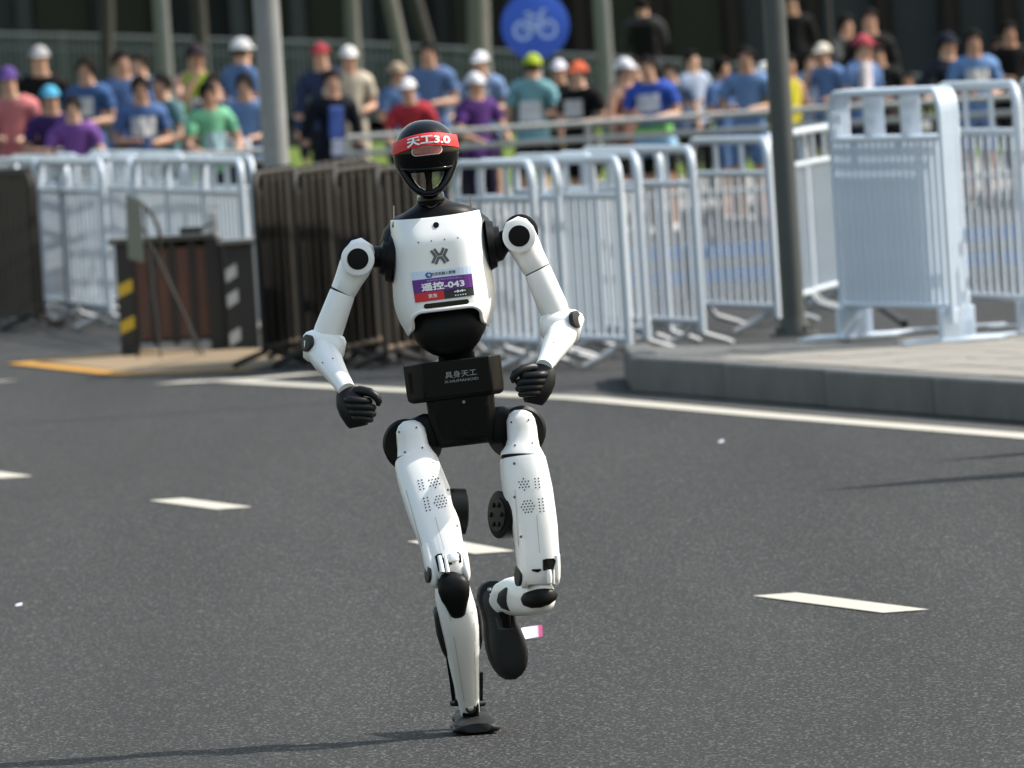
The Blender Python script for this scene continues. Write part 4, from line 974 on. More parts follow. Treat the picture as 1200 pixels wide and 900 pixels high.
# shank
sh = empty('shank', (0, 0, 0)); sh.parent = robot; sh.location = P(531, 690) - BASE
m_ = MB(); loft(m_, [(529, 676, -.105, 15, .03), (529.5, 683, -.106, 19.5, .04), (531, 697, -.105, 21.5, .05), (536, 716, -.10, 22.6, .056), (539, 731, -.092, 22.6, .056), (541.5, 750, -.08, 21, .052), (543, 768, -.066, 18.6, .046), (545, 788, -.05, 16.2, .040), (547.5, 808, -.034, 14, .035), (549.4, 824, -.022, 12.2, .031), (550.4, 833, -.016, 11.6, .03), (551, 837, -.014, 10, .028)], 32, 2.4)
m_.build('shin_shell', white, sh, smooth=50); shb = m_.bvh(); BEND = False
seam(shb, [(523, 706), (527.5, 725), (533, 752), (537.5, 780), (541.5, 806), (544, 822)], sh, .5, seam_g); seam(shb, [(553.5, 716), (556.5, 740), (556.5, 770), (557.5, 800), (558, 820)], sh, .5, seam_g); BEND = True
m_ = MB(); loft(m_, [(532.5, 673.5, -.145, 9, .012), (531.8, 676, -.15, 15, .022), (531.5, 682, -.152, 18.3, .03), (532, 692, -.152, 18.6, .032), (533.5, 700, -.150, 16.8, .03), (534.5, 706, -.148, 13.6, .028), (535.5, 713, -.146, 11.2, .025), (536.3, 718, -.144, 9.4, .022), (536.7, 720.5, -.142, 6, .016)], 28, 2.8); m_.build('knee_cap', black, sh, smooth=50)
m_ = MB(); loft(m_, [(511.5, 714, -.085, 3, .02), (512.5, 718, -.085, 4.6, .03), (516, 740, -.08, 5.2, .034), (520.5, 758, -.07, 4.2, .03), (522.5, 766, -.065, 2.2, .018)], 18, 2.6); m_.build('side_panel', satin, sh, smooth=50)
m_ = MB(); loft(m_, [(557.5, 706, -.085, 3, .02), (560.5, 722, -.08, 3.6, .03), (563.2, 745, -.07, 2.6, .03), (563, 756, -.065, 1.4, .018)], 18, 2.6); m_.build('side_panel', satin, sh, smooth=50)
m_ = MB(); m_.tube([P(524.5, 768, .02), P(529, 797, .025), P(532.5, 826, .03)], .006, 10); m_.tube([P(530.5, 824, .03), P(536, 824, .0)], .009, 10); m_.build('ankle_rod', black, sh, smooth=50)
m_ = MB(); m_.tube([P(564, 788, .03), P(563.8, 826, .03)], .005, 10); m_.tube([P(566.5, 824, .02), P(560, 825, .0)], .009, 10); m_.build('ankle_rod', black, sh, smooth=50)
m_ = MB(); loft(m_, [(551, 821.5, -.04, 9.5, .012), (551.5, 830, -.038, 10, .014), (551.6, 838, -.036, 10, .014)], 18, 3); m_.build('ankle_bracket', black, sh, smooth=40)
m_ = MB(); knob(m_, P(551.6, 830, -.055), -fwd, 6.2 * M_PX, .004, 20, .15); ab = m_.build('ankle_bolt', satin, sh, smooth=40)
m_ = MB(); knob(m_, P(551.6, 830, -.059), -fwd, 3.4 * M_PX, .002, 16, .15); m_.build('bolt_head', steel, sh, smooth=40)
BEND = False
# shoe on the ground, toe towards the camera; built in metres along the road
def shoe(name, origin, ax, upv, L, wdt, parent, m_up, m_so, hgt=.075):
    """origin at the heel on the sole plane; ax towards the toe, upv off the sole"""
    side = ax.cross(upv).normalized(); g = empty(name, (0, 0, 0)); g.parent = parent; g.location = origin - world_loc(parent)
    st = [(0, .55), (.03, .78), (.10, .92), (.25, .88), (.42, .80), (.58, .90), (.72, 1.0), (.84, .99), (.93, .92), (.98, .78), (1, .6)]
    def ring(t, k, h0, h1, n=20):
        return [origin + ax * (t * L) + side * (u * k * wdt) + upv * (h0 + (h1 - h0) * (v + 1) / 2) for u, v in superell(n, 2.8)]
    m_ = MB(); m_.rings([ring(t, k, .0 + max(0, t - .85) ** 2 * .25, .026 + max(0, t - .85) ** 2 * .15) for t, k in st]); m_.build('sole', m_so, g, smooth=50)
    hs = [(0.01, .45, .05), (.04, .7, .062), (.12, .84, hgt), (.28, .8, hgt), (.42, .74, hgt * .95), (.55, .82, hgt * .86), (.68, .92, hgt * .74), (.8, .9, hgt * .64), (.9, .8, hgt * .58), (.965, .6, hgt * .5), (.985, .35, .03)]
    m_ = MB(); m_.rings([ring(t, k, .018, h) for t, k, h in hs]); m_.build('shoe_upper', m_up, g, smooth=50)
    return g
shoe('foot', Vector((at(553, 850, RY + .10).x, RY + .10, .002)), Vector((.06, -1, 0)).normalized(), Vector((0, 0, 1)), .26, 28.5 * M_PX, robot, shoe_m, sole_m, .052)

for nm, secs in (('hip_bracket', [(512, 505, .0, 20, .05, 4), (500, 504, .0, 20, .05, 4), (488, 508, .01, 19, .045, 3)]), ('hip_bracket', [(572, 500, .0, 22, .05, 4), (586, 499, .0, 24, .05, 4), (598, 502, .01, 22, .045, 3)])):
    m_ = MB(); loft(m_, secs, 20); m_.build(nm, black, robot, smooth=40)
# lifted leg (right in the picture)
rr, pb, po, tb, to = leg((605, 504.5, 29.4, .35),
    [(609.5, 482, -.045, 8, .02), (609.5, 485.5, -.047, 13.5, .028), (610, 492, -.05, 16.6, .034), (611.5, 502, -.052, 17.6, .036), (612.5, 514, -.056, 18, .038), (612.5, 523, -.06, 20, .043), (612.2, 531, -.064, 25, .050), (612.2, 535, -.066, 26, .051)],
    [(612.3, 536.6, -.066, 26, .052), (612.6, 539, -.067, 27, .054), (615, 556, -.07, 28.6, .058), (618.5, 576, -.075, 29.4, .06), (622.5, 600, -.08, 28.8, .058), (627, 620, -.084, 26.8, .055), (629, 637, -.087, 25.6, .052), (630, 650, -.089, 25.6, .05), (631.3, 664, -.09, 25, .047), (632.3, 677, -.09, 23, .042), (632.6, 684, -.09, 18, .032)],
    [[(612.5, 650, -.088, 8, .04), (613.5, 665, -.088, 7.6, .04), (614, 678, -.088, 6.8, .036), (614.5, 685, -.088, 5.4, .03), (615, 689.5, -.088, 2.6, .015)],
     [(652, 650, -.088, 4.4, .04), (653.2, 664, -.088, 3.8, .04), (653.4, 676, -.088, 3.4, .036), (653, 682, -.088, 2.6, .03), (652.6, 685, -.088, 1.4, .015)]],
    [[(636, 656), (640, 654.8), (649, 654.3), (651.5, 657), (651.5, 683), (646.6, 684.5), (645.5, 669), (636.5, 668.5)], [(623, 667.2), (634, 666.6), (634, 668.8), (630, 671), (623, 669)]],
    [([(643.2, 668, -.145, 2.8, .008), (643.8, 675, -.148, 3.2, .009), (644.2, 683, -.146, 2.6, .008)], white), ([(649, 668, -.142, 1.2, .006), (649.3, 684, -.142, 1.2, .006)], white)],
    ((607.2, 675, -.10), -CR * .96 - fwd * .28, 12))
screws(pb, [(599, 494.8), (619.6, 492), (603.4, 521.8), (624, 519)], 1.2, HOLE, po.parent)
vents(tb, to, [('round', 614, 567.6, -6, 7.2, 0), ('cols', 629.6, 566, -6, 4, 3.5), ('round', 618.6, 593.6, -6, 8.4, 0), ('cols', 634.4, 592, -6, 5, 3.7)])
screws(tb, [(602.6, 543.2), (603, 582.6), (610.4, 629)], 1.7, paint_g, to.parent)
seam(tb, line((629, 604), (632.5, 648)), rr, .6, seam_g); seam(tb, line((603.5, 574), (607.5, 640)), rr, .5, seam_g)
m_ = MB(); knob(m_, P(592.5, 603, -.06), -CR * .88 - fwd * .47, 28 * M_PX, .024, 40, .12); km = m_.build('knee_motor', black, rr, smooth=40)
m_ = MB()
nrm = (-CR * .88 - fwd * .47).normalized()
knob(m_, P(592.5, 603, -.06) + nrm * .025, nrm, 20 * M_PX, .004, 32, .2); mc = m_.build('motor_cover', satin, rr, smooth=40)
uu = nrm.cross(Vector((0, 0, 1))).normalized(); qq = nrm.cross(uu)
for k in range(6):
    t = k * math.pi / 3; c = P(592.5, 603, -.06) + nrm * .030 + (uu * math.cos(t) + qq * math.sin(t)) * .03; m_ = MB(); knob(m_, c, nrm, .007, .003, 10, .2)
    m_.build('cover_bolt', black, rr, smooth=40)
sh = empty('shank', (0, 0, 0)); sh.parent = robot; sh.location = P(636, 690) - BASE
m_ = MB(); C0, C1 = (634, 697), (583, 701)
loft(m_, [(640, 699, -.118, 10, .012), (639, 699, -.112, 15, .022), (637, 699, -.095, 17.5, .032), (632, 699.5, -.05, 19.5, .046), (625, 700, .0, 21, .052), (616, 699.5, .06, 23, .052), (608, 698.5, .12, 23.6, .048), (600, 699, .17, 22.5, .04), (592, 701, .205, 20, .034), (586, 706, .235, 14, .03)], 32, 2.4)
m_.build('shin_shell', white, sh, smooth=50)
m_ = MB(); loft(m_, [(614, 702, -.10, 3, .01), (617, 702.5, -.115, 8, .016), (623, 702.5, -.128, 10.4, .02), (632, 701, -.133, 11.2, .022), (641, 699, -.130, 10, .02), (647, 697, -.122, 7.4, .016), (650, 696, -.11, 3, .01)], 24, 2.8); m_.build('knee_cap', black, sh, smooth=50)
m_ = MB(); loft(m_, [(586.5, 704, .105, 3.5, .012), (590, 703, .092, 10.5, .018), (597, 702, .075, 14.6, .02), (602.5, 700.5, .062, 13, .018), (606, 700, .054, 5, .012)], 22, 3.2); m_.build('side_panel', satin, sh, smooth=50)
m_ = MB(); m_.tube([P(601, 690, .07), P(588, 696, .16), P(575, 706, .235)], .0065, 10); m_.tube([P(580, 702, .225), P(578, 709, .23)], .009, 10); m_.build('ankle_rod', black, sh, smooth=50)
# hanging shoe: sole faces back and to the left, toe down
ft = empty('foot', (0, 0, 0)); ft.parent = robot; ft.location = P(588, 700, .25) - BASE
OUT = [(558, 698), (559.5, 690), (564, 684), (571, 680.5), (579, 679.8), (586, 682), (592, 687), (597, 700), (601, 722), (607, 735), (612.5, 747), (615.8, 760), (616, 772), (613.5, 783), (608, 791), (600.5, 796), (592, 796.5), (584.5, 792.5), (577.5, 784), (572, 773), (568.2, 760), (566, 745), (565.6, 730), (563, 716), (559.5, 707)]
def foot_pt(x, y, h):           # h in metres off the sole; the sole plane leans away towards the toe and turns left
    d = .275 - (y - 740) * .00030 - (x - 590) * .0009 - h
    return P(x + h * 95, y, d)
m_ = MB(); cx, cy = 588, 742
def scaled(k, kx=0, ky=0): return [(cx + (x - cx) * k + kx, cy + (y - cy) * (1 - (1 - k) * .42) + ky) for x, y in OUT]
m_.rings([[foot_pt(x, y, h) for x, y in scaled(k)] for k, h in ((.93, -.004), (1, .004), (1, .020), (.965, .027))]); m_.build('sole', sole_m, ft, smooth=40)
m_ = MB(); UP = [(x, y) for x, y in OUT]
def upper_h(y): return .052 if y < 735 else .052 - (y - 735) / 62 * .022
rows = []
for k, hf in ((.93, .0), (.92, .35), (.86, .66), (.72, .88), (.48, .98), (.2, 1.0)):
    rows.append([foot_pt(x, y, .02 + upper_h(y) * hf) for x, y in [(cx + 2 + (x - cx) * k, cy + 3 + (y - cy) * (1 - (1 - k) * .72)) for x, y in OUT]])
m_.rings(rows); m_.build('shoe_upper', shoe_m, ft, smooth=60); fbv = m_.bvh()
m_ = MB(); v, f = [(571, 687), (588, 685.5), (590, 694), (588, 706), (576, 711), (571, 701)], [(0, 1, 2, 3, 4, 5)]; decal(m_, fbv, v, f, .002); m_.build('heel_opening', paint_k, ft)
m_ = MB(); v, f = [(580, 724), (600.5, 723), (602, 738), (584, 738)], [(0, 1, 2, 3)]; decal(m_, fbv, v, f, .002); m_.build('ankle_opening', paint_k, ft)
for x, y in ((576, 697), (580, 704), (573.5, 691)): m_ = MB(); knob(m_, hit(fbv, x, y, .006), -fwd, .006, .004, 12, .2); m_.build('ankle_bolt', steel, ft, smooth=40)
m_ = MB(); loft(m_, [(590, 716, .20, 7, .02), (593, 726, .20, 6, .018), (594, 734, .205, 5, .012)], 14, 3); m_.build('ankle_bracket', black, ft, smooth=40)
# ------------------------------------------------------------------ spectators
V = Vector
POSES = {   # elbows and wrists: (right elbow, right wrist, left elbow, left wrist), person faces -Y
    'hold':  ((-.245, .02, 1.14), (-.075, -.235, 1.14), (.245, .02, 1.14), (.075, -.235, 1.12)),
    'rail':  ((-.27, -.06, 1.14), (-.17, -.30, 1.06), (.27, -.06, 1.14), (.15, -.30, 1.06)),
    'down':  ((-.255, .03, 1.13), (-.275, -.04, .88), (.255, .03, 1.13), (.275, -.04, .88)),
    'phone': ((-.21, -.20, 1.18), (-.08, -.34, 1.40), (.21, -.20, 1.18), (.06, -.34, 1.38)),
    'face':  ((-.22, -.16, 1.20), (-.07, -.20, 1.46), (.25, .0, 1.14), (.10, -.22, 1.10)),
    'cross': ((-.24, -.05, 1.15), (.06, -.19, 1.20), (.24, -.05, 1.15), (-.06, -.22, 1.17)),
    'hip':   ((-.33, .06, 1.16), (-.17, -.08, 1.0), (.255, .03, 1.13), (.26, -.06, .89)),
}
def make_body(pose, rg):
    re, rw, le, lw = [V(p) for p in POSES[pose]]
    verts, rad, edges, bone = [], [], [], {}
    def add(p, r, par=None, nm=None):
        verts.append(V(p)); rad.append(r if isinstance(r, tuple) else (r, r)); i = len(verts) - 1
        if par is not None: edges.append((par, i)); bone[(par, i)] = nm
        return i
    pel = add((0, .01, .96), (.125, .115)); wa = add((0, .0, 1.10), (.115, .105), pel, 'torso'); ch = add((0, .0, 1.27), (.135, .12), wa, 'torso'); uc = add((0, .01, 1.395), (.11, .095), ch, 'torso')
    nk = add((0, .005, 1.475), (.056, .056), uc, 'neck'); hb = add((0, -.012, 1.545), (.066, .075), nk, 'head'); hm = add((0, -.008, 1.615), (.076, .092), hb, 'head'); ht = add((0, .004, 1.675), (.062, .074), hm, 'head')
    for s, e, w_ in ((-1, re, rw), (1, le, lw)):
        sh = add((s * .175, .012, 1.395), (.062, .062), uc, 'shoulder'); mid = add(V((s * .175, .012, 1.395)).lerp(e, .5), (.050, .050), sh, 'uarm'); el = add(e, (.041, .041), mid, 'uarm2')
        fm = add(e.lerp(w_, .35), (.042, .042), el, 'farm'); wr = add(w_, (.027, .024), fm, 'farm')
        d = (w_ - e).normalized(); pm = add(w_ + d * .055, (.034, .026), wr, 'hand'); hips = s
        k = add((s * .088, .012, .885), (.092, .095), pel, 'hip'); th = add((s * .098, .0, .69), (.078, .08), k, 'thigh'); kn = add((s * .10, -.012, .50), (.056, .058), th, 'thigh2')
        cf = add((s * .10, .012, .36), (.054, .056), kn, 'shin'); an = add((s * .10, .02, .095), (.038, .04), cf, 'shin'); hl = add((s * .105, .0, .045), (.042, .04), an, 'foot'); to = add((s * .125, -.16, .035), (.04, .03), hl, 'foot')
    nmain = len(verts)
    # fingers, thumb, nose and ears grow as chains rooted inside palm or head
    for s, e, w_ in ((-1, re, rw), (1, le, lw)):
        d = (w_ - e).normalized(); u = d.cross(V((0, 0, 1)));  u = u.normalized() if u.length > .1 else V((1, 0, 0)); q = u.cross(d).normalized(); c = w_ + d * .07
        for k in range(4):
            o = q * ((k - 1.5) * .017); L = (.075, .085, .08, .062)[k]
            a = add(c + o - d * .02, .0095); b = add(c + o + d * L * .5, .009, a, 'hand'); b2 = add(c + o + d * L * .8 - u * s * .022 * -1, .0085, b, 'hand'); add(c + o + d * L * .85 - u * s * .045 * -1, .0075, b2, 'hand')
        a = add(w_ + d * .02, .011); b = add(w_ + d * .05 + q * .035, .0105, a, 'hand'); add(w_ + d * .085 + q * .042, .009, b, 'hand')
    a = add((0, -.085, 1.615), .012); b = add((0, -.112, 1.585), .014, a, 'head'); 
    for s in (-1, 1): a = add((s * .072, .012, 1.625), .013); b = add((s * .086, .02, 1.60), .016, a, 'head'); add((s * .078, .012, 1.575), .010, b, 'head')
    me = bpy.data.meshes.new('skel'); me.from_pydata(verts, edges, []); o = bpy.data.objects.new('skel', me); COL.objects.link(o)
    md = o.modifiers.new('s', 'SKIN'); md.use_smooth_shade = True
    sv = me.skin_vertices[0].data
    for i, r in enumerate(rad): sv[i].radius = r
    sv[0].use_root = True
    o.modifiers.new('d', 'SUBSURF').levels = 1
    bpy.context.view_layer.update()
    out = bpy.data.meshes.new_from_object(o.evaluated_get(bpy.context.evaluated_depsgraph_get())); bpy.data.objects.remove(o); bpy.data.meshes.remove(me)
    segs = [(verts[a], verts[b], nm, (max(rad[a]) + max(rad[b])) / 2) for (a, b), nm in bone.items()]
    def near(p):
        best = None
        for a, b, nm, r in segs:
            ab = b - a; t = max(0, min(1, (p - a).dot(ab) / ab.length_squared)); d = (p - a - ab * t).length - r
            if best is None or d < best[0]: best = (d, nm, t)
        return best
    cls = [near(v.co) for v in out.vertices]
    for v, c in zip(out.vertices, cls):
        if c[1] in ('torso', 'shoulder'): v.co.y = .006 + (v.co.y - .006) * .82
        if c[1] in ('torso',) and v.co.z > 1.2: v.co.x *= 1.10
    out.shade_smooth(); out.name = 'body'
    return out, cls
def garment(me, cls, keep, off, name, rg, wrinkle=.011):
    ok = [keep(c, v.co) for v, c in zip(me.vertices, cls)]
    idx, vs, fs = {}, [], []
    for p in me.polygons:
        if all(ok[i] for i in p.vertices):
            f = []
            for i in p.vertices:
                if i not in idx: idx[i] = len(vs); v = me.vertices[i]; vs.append(v.co + v.normal * (off + wrinkle * math.sin(v.co.z * 70 + v.co.x * 40 + math.sin(v.co.y * 60) * 2)))
                f.append(idx[i])
            fs.append(f)
    m2 = bpy.data.meshes.new(name); m2.from_pydata(vs, [], fs); m2.shade_smooth(); return m2
BODY = {}
def parts_for(pose, sleeve, legs):
    rg = random.Random(1)
    if pose not in BODY: BODY[pose] = [make_body(pose, rg), {}]
    (me, cls), cache = BODY[pose]
    ks = ('top', sleeve)
    if ks not in cache:
        def keep(c, co):
            nm, t = c[1], c[2]
            if nm == 'torso': return True
            if nm == 'neck': return t < .25
            if nm == 'hip': return co.z > .84
            if nm == 'shoulder': return sleeve != 'vest' or t < .75
            if sleeve == 'vest': return False
            if nm == 'uarm': return True
            if nm == 'uarm2': return sleeve == 'long' or t < .35
            if nm == 'farm': return sleeve == 'long' and t < .95
            return False
        cache[ks] = garment(me, cls, keep, .016, 'shirt', rg)
    kl = ('legs', legs)
    if kl not in cache:
        def keep2(c, co):
            nm, t = c[1], c[2]
            if nm == 'torso': return co.z < 1.0
            if nm in ('hip', 'thigh'): return True
            if nm == 'thigh2': return legs == 'long' or t < .6
            return legs == 'long' and nm == 'shin' and co.z > .10
        cache[kl] = garment(me, cls, keep2, .013, 'trousers' if legs == 'long' else 'shorts', rg)
    if 'shoe' not in cache:
        for s in (-1, 1):
            cache['shoe%d' % s] = garment(me, cls, lambda c, co: c[1] == 'foot' and co.x * s > 0, .008, 'shoe', rg, 0)
        cache['shoe'] = True
    return me, cache
def head_shell(name, z0, zfront, off, top_k=1.0, back=True):
    """cap of hair over the skull: ellipsoid shell, lower behind than in front"""
    m_ = MB(); n, r = 20, 9; rows = []
    for j in range(r + 1):
        ring = []
        for i in range(n):
            t = 2 * math.pi * i / n; fr = (1 - math.sin(t)) / 2 if False else max(0, -math.sin(t))     # front = -Y
            zb = z0 + (zfront - z0) * fr ** .7; ph = math.pi / 2 * (1 - j / r)
            zc, rz = 1.625, .098 + off
            zlow = max(-1, min(1, (zb - zc) / rz)); al = math.asin(zlow); aa = al + (math.pi / 2 - al) * (1 - j / r)
            ring.append(V(((.080 + off) * math.cos(aa) * math.cos(t), .004 + (.098 + off) * math.cos(aa) * math.sin(t), zc + rz * math.sin(aa) * top_k)))
        rows.append(ring)
    m_.rings(rows[::-1], caps=False); me = m_.mesh(name, smooth=70); return me
HAIR_S = head_shell('hair', 1.57, 1.675, .006); HAIR_L = head_shell('hair', 1.46, 1.675, .012)
def cap_mesh():
    me = head_shell('cap', 1.625, 1.652, .011); m_ = MB(); m_.v = [v.co.copy() for v in me.vertices]; m_.f = [tuple(p.vertices) for p in me.polygons]
    top, bot = [], []
    for k in range(11):
        t = math.pi * 1.16 + math.pi * .68 * k / 10; x, y = .088 * math.cos(t), .004 + .106 * math.sin(t); top.append(V((x, y, 1.655)))
        b = .075 * math.sin(math.pi * (k + .5) / 11); bot.append(V((x * 1.02, y - b, 1.638)))
    vs = top + bot + [p - V((0, 0, .004)) for p in top + bot]
    fs = [(i, i + 1, i + 12, i + 11) for i in range(10)] + [(22 + i, 33 + i, 34 + i, 23 + i) for i in range(10)] + [(11 + i, 12 + i, 34 + i, 33 + i) for i in range(10)]
    m_.add(vs, fs); return m_.mesh('cap', smooth=60)
CAP = cap_mesh()
def eye_mesh():
    m_ = MB(); pts = []
    m_.tube([(0, .004, 0), (0, 0, 0), (0, -.004, 0)], [.004, .0105, .005], 10); return m_.mesh('eye', smooth=60)
EYE = eye_mesh()
mo = MB(); mo.box((0, 0, 0), (.042, .006, .011)); MOUTH = mo.mesh('mouth')
def bib_mesh(w_, h, z, y0, name):
    m_ = MB(); nu = 6
    vs = [V((-w_ / 2 + w_ * i / nu, y0 + .045 * ((i / nu - .5) * 2) ** 2 * (w_ / .24) + .01 * math.sin(i * 1.7 + j), z + h * (j / 2 - .5))) for j in range(3) for i in range(nu + 1)]
    m_.add(vs, [(j * 7 + i, j * 7 + i + 1, j * 7 + i + 8, j * 7 + i + 7) for j in range(2) for i in range(nu)])
    k = len(m_.v); m_.add([v + V((0, .004, 0)) for v in vs], [(j * 7 + i, j * 7 + i + 7, j * 7 + i + 8, j * 7 + i + 1) for j in range(2) for i in range(nu)]); return m_.mesh(name)
BIB = bib_mesh(.22, .17, 1.17, -.150, 'bib'); BIBB = bib_mesh(.22, .2, 1.15, -.150, 'bib')
SKINS = [mat('skin_a', (.44, .25, .17), .55, var=.10, scale=12), mat('skin_b', (.38, .21, .14), .55, var=.1, scale=12), mat('skin_c', (.50, .30, .21), .55, var=.1, scale=12)]
hairm = mat('hair_black', (.007, .006, .0055), .8, var=.3, scale=40, spec=.08); eyem = mat('eye_dark', (.012, .01, .009), .3); lipm = mat('lip', (.24, .08, .07), .5)
CLOTH = {}
def cloth(rgb):
    if rgb not in CLOTH:
        g_ = sum(rgb) / 3; c_ = hexc(*[(g_ + (v - g_) * .80) for v in rgb])
        CLOTH[rgb] = mat('cloth_%d_%d_%d' % rgb, tuple(v * .72 for v in c_[:3]), .85, var=.45, scale=7, bump=.4, bscale=22, spec=.12)
    return CLOTH[rgb]
shoe_c = [mat('shoe_pale', (.4, .4, .4), .6), mat('shoe_dark', (.03, .03, .032), .6)]
NP = 0
def person(px, py, Y, yaw, pose, label, top=(80, 110, 160), sleeve='short', legs=('long', (30, 32, 38)), cap=None, hair='s', bib=None, extra=None, skin=0, g=None, group='spectators along the course'):
    """px, py: top of the head; yaw in degrees, 0 = towards the camera, positive turns to the picture's right"""
    global NP
    p = at(px, py, Y); gz = g if g is not None else (0 if Y < 116.5 else .15)
    sc = (p.z - gz) / (1.73 if not cap else 1.735)
    x = p.x; r = empty('person', (x, Y, gz), R(yaw + ((NP * 37) % 50) - 25)); r.scale = (sc * (.97 + .03 * (NP % 3)), sc, sc); r.rotation_euler.x = R(random.uniform(-1, 4)); r.rotation_euler.y = R(random.uniform(-3, 3)); tag(r, label, 'person', group)
    me, cache = parts_for(pose, sleeve, legs[0])
    def part(name, mesh, m, loc=None):
        o = bpy.data.objects.new(name, mesh); COL.objects.link(o); o.parent = r
        if not mesh.materials: mesh.materials.append(m)
        o.material_slots[0].link = 'OBJECT'; o.material_slots[0].material = m
        if loc: o.location = loc
        return o
    part('body', me, SKINS[skin % 3]); part('shirt' if sleeve != 'long' else 'jacket', cache[('top', sleeve)], cloth(top)); part('trousers' if legs[0] == 'long' else 'shorts', cache[('legs', legs[0])], cloth(legs[1]))
    for s in (-1, 1): part('shoe', cache['shoe%d' % s], shoe_c[NP % 2])
    part('hair', HAIR_L if hair == 'l' else HAIR_S, hairm)
    if cap: part('cap', CAP, cloth(cap))
    for s in (-1, 1): part('eye', EYE, eyem, (s * .032, -.096, 1.622))
    part('mouth', MOUTH, lipm, (0, -.088, 1.545))
    if bib: part('race_bib', BIB, cloth(bib), (0, 0, 0) if pose not in ('hold',) else (0, -.02, .10))
    if extra:
        for nm, c, size, rgb in extra:
            m_ = MB(); m_.box((0, 0, 0), size); q = m_.mesh(nm); o = part(nm, q, cloth(rgb), c); md = o.modifiers.new('b', 'BEVEL'); md.width = min(size) * .3; md.segments = 2
    NP += 1
    return r
DK = ('long', (26, 28, 34)); NV = ('short', (36, 44, 66)); BLK = ('short', (20, 20, 22)); JN = ('long', (44, 58, 88))
B1, B2, B3 = (72, 106, 168), (60, 98, 158), (104, 140, 196)
W_ = (214, 214, 216)
# --- left group
person(18, 76, 112.6, 20, 'hold', 'spectator with purple cap and pink top at the far left edge', (216, 118, 122), cap=(88, 60, 140), legs=DK, skin=2)
person(45, 53, 121, -10, 'down', 'spectator in black with a grey cap, second from the left edge', (22, 22, 24), 'long', DK, cap=(170, 168, 172))
person(64, 99, 110.6, 10, 'hold', 'spectator in dark purple shirt and bright cyan cap leaning over the rail', (62, 38, 104), cap=(70, 176, 220), legs=DK, extra=[('bag', (0, -.27, 1.08), (.22, .10, .16), (200, 196, 190))])
person(97, 66, 116.8, -8, 'hold', 'dark-haired spectator in blue shirt with white bib right of the purple shirts', B2, legs=JN, bib=W_, hair='l')
person(83, 112, 110.2, -25, 'rail', 'spectator in violet top with a white bag at the left rail', (120, 70, 160), cap=None, legs=DK, hair='l', skin=2, extra=[('bag', (.02, -.30, .96), (.24, .12, .24), (224, 216, 210))])
person(149, 57, 118.5, 15, 'hold', 'spectator in blue shirt standing behind the long-haired one with the white bib', B1, legs=DK, hair='s', skin=1)
person(160, 88, 111.2, 12, 'hold', 'long-haired spectator in blue shirt holding a white bib at the rail', B1, legs=JN, hair='l', bib=W_, skin=1)
person(173, 60, 123, -20, 'down', 'spectator in slate blue in the rear row left of the lime vest', (84, 104, 130), legs=DK, hair='s')
person(216, 50, 117.6, 5, 'face', 'spectator in lime green vest and dark cap, hands raised, white bib', (150, 190, 40), 'vest', ('short', (60, 90, 110)), cap=(52, 44, 52), bib=W_, skin=1)
person(245, 94, 110.8, 15, 'rail', 'spectator in pale green shirt with long dark hair at the rail', (112, 196, 150), legs=NV, hair='l', skin=1, bib=(160, 200, 214))
person(258, 84, 113.5, 0, 'hold', 'bare-headed spectator peeking out behind the pale green shirt', (70, 84, 116), legs=DK, skin=2)
person(271, 44, 121.5, 150, 'down', 'spectator in blue with a white cap, back turned, near the grey lamp post', (78, 112, 166), legs=DK, cap=(212, 212, 216))
person(287, 85, 112, -30, 'hold', 'dark-haired spectator in light blue shirt right beside the grey lamp post', B3, legs=NV, hair='l', extra=[('bag', (-.02, -.29, 1.02), (.2, .1, .2), (222, 222, 226))])
# --- between lamp post and robot
person(378, 80, 112.5, 10, 'down', 'spectator in dark suit with blue shirt and lanyard badge', (26, 30, 42), 'long', DK, bib=None, extra=[('shirt_front', (0, -.125, 1.23), (.13, .05, .30), (70, 100, 190)), ('badge', (.01, -.165, 1.0), (.13, .015, .15), (190, 196, 226))])
person(382, 49, 121, 0, 'down', 'spectator in navy with a red cap behind the dark suit', (44, 58, 96), 'long', DK, cap=(170, 48, 56))
person(403, 53, 118.5, 35, 'hold', 'spectator in beige shirt and shorts with a white cap beside the dark suit', (196, 184, 164), legs=('short', (190, 180, 162)), cap=(226, 224, 222))
person(466, 72, 117.8, 20, 'hold', 'spectator in blue with a tan cap left of the tall one in blue', (80, 116, 172), legs=DK, cap=(180, 156, 128), skin=1)
person(497, 48, 119.5, -15, 'hold', 'tall bare-headed spectator in blue shirt above the robot\'s head', (86, 118, 172), legs=JN, skin=1)
person(486, 90, 112.4, 5, 'rail', 'spectator in red shirt and white cap just above the robot\'s headband', (196, 44, 56), legs=DK, cap=(228, 226, 230))
# --- right of the robot
person(563, 59, 119, 5, 'hold', 'spectator in light blue shirt, white cap and white bib behind the purple shirt', (118, 150, 200), legs=NV, cap=(222, 224, 232), bib=W_)
person(557, 84, 112.2, 20, 'rail', 'spectator in purple shirt with a white cap right of the robot\'s head', (84, 44, 124), legs=('long', (38, 34, 60)), cap=(226, 226, 234))
person(612, 62, 115.5, 165, 'down', 'spectator in teal shirt and lime cap, back turned, below the blue sign', (112, 170, 180), legs=BLK, cap=(180, 206, 40), extra=[('back_bib', (0, .13, 1.17), (.21, .012, .19), (226, 222, 226))])
person(655, 69, 117.2, 10, 'hold', 'spectator in dark grey with a white cap left of the orange cap', (44, 48, 50), legs=BLK, cap=(218, 216, 228))
person(677, 71, 113.2, -10, 'hold', 'spectator in black shirt and orange cap with a white bib', (24, 24, 26), legs=BLK, cap=(226, 96, 60), bib=W_, skin=2)
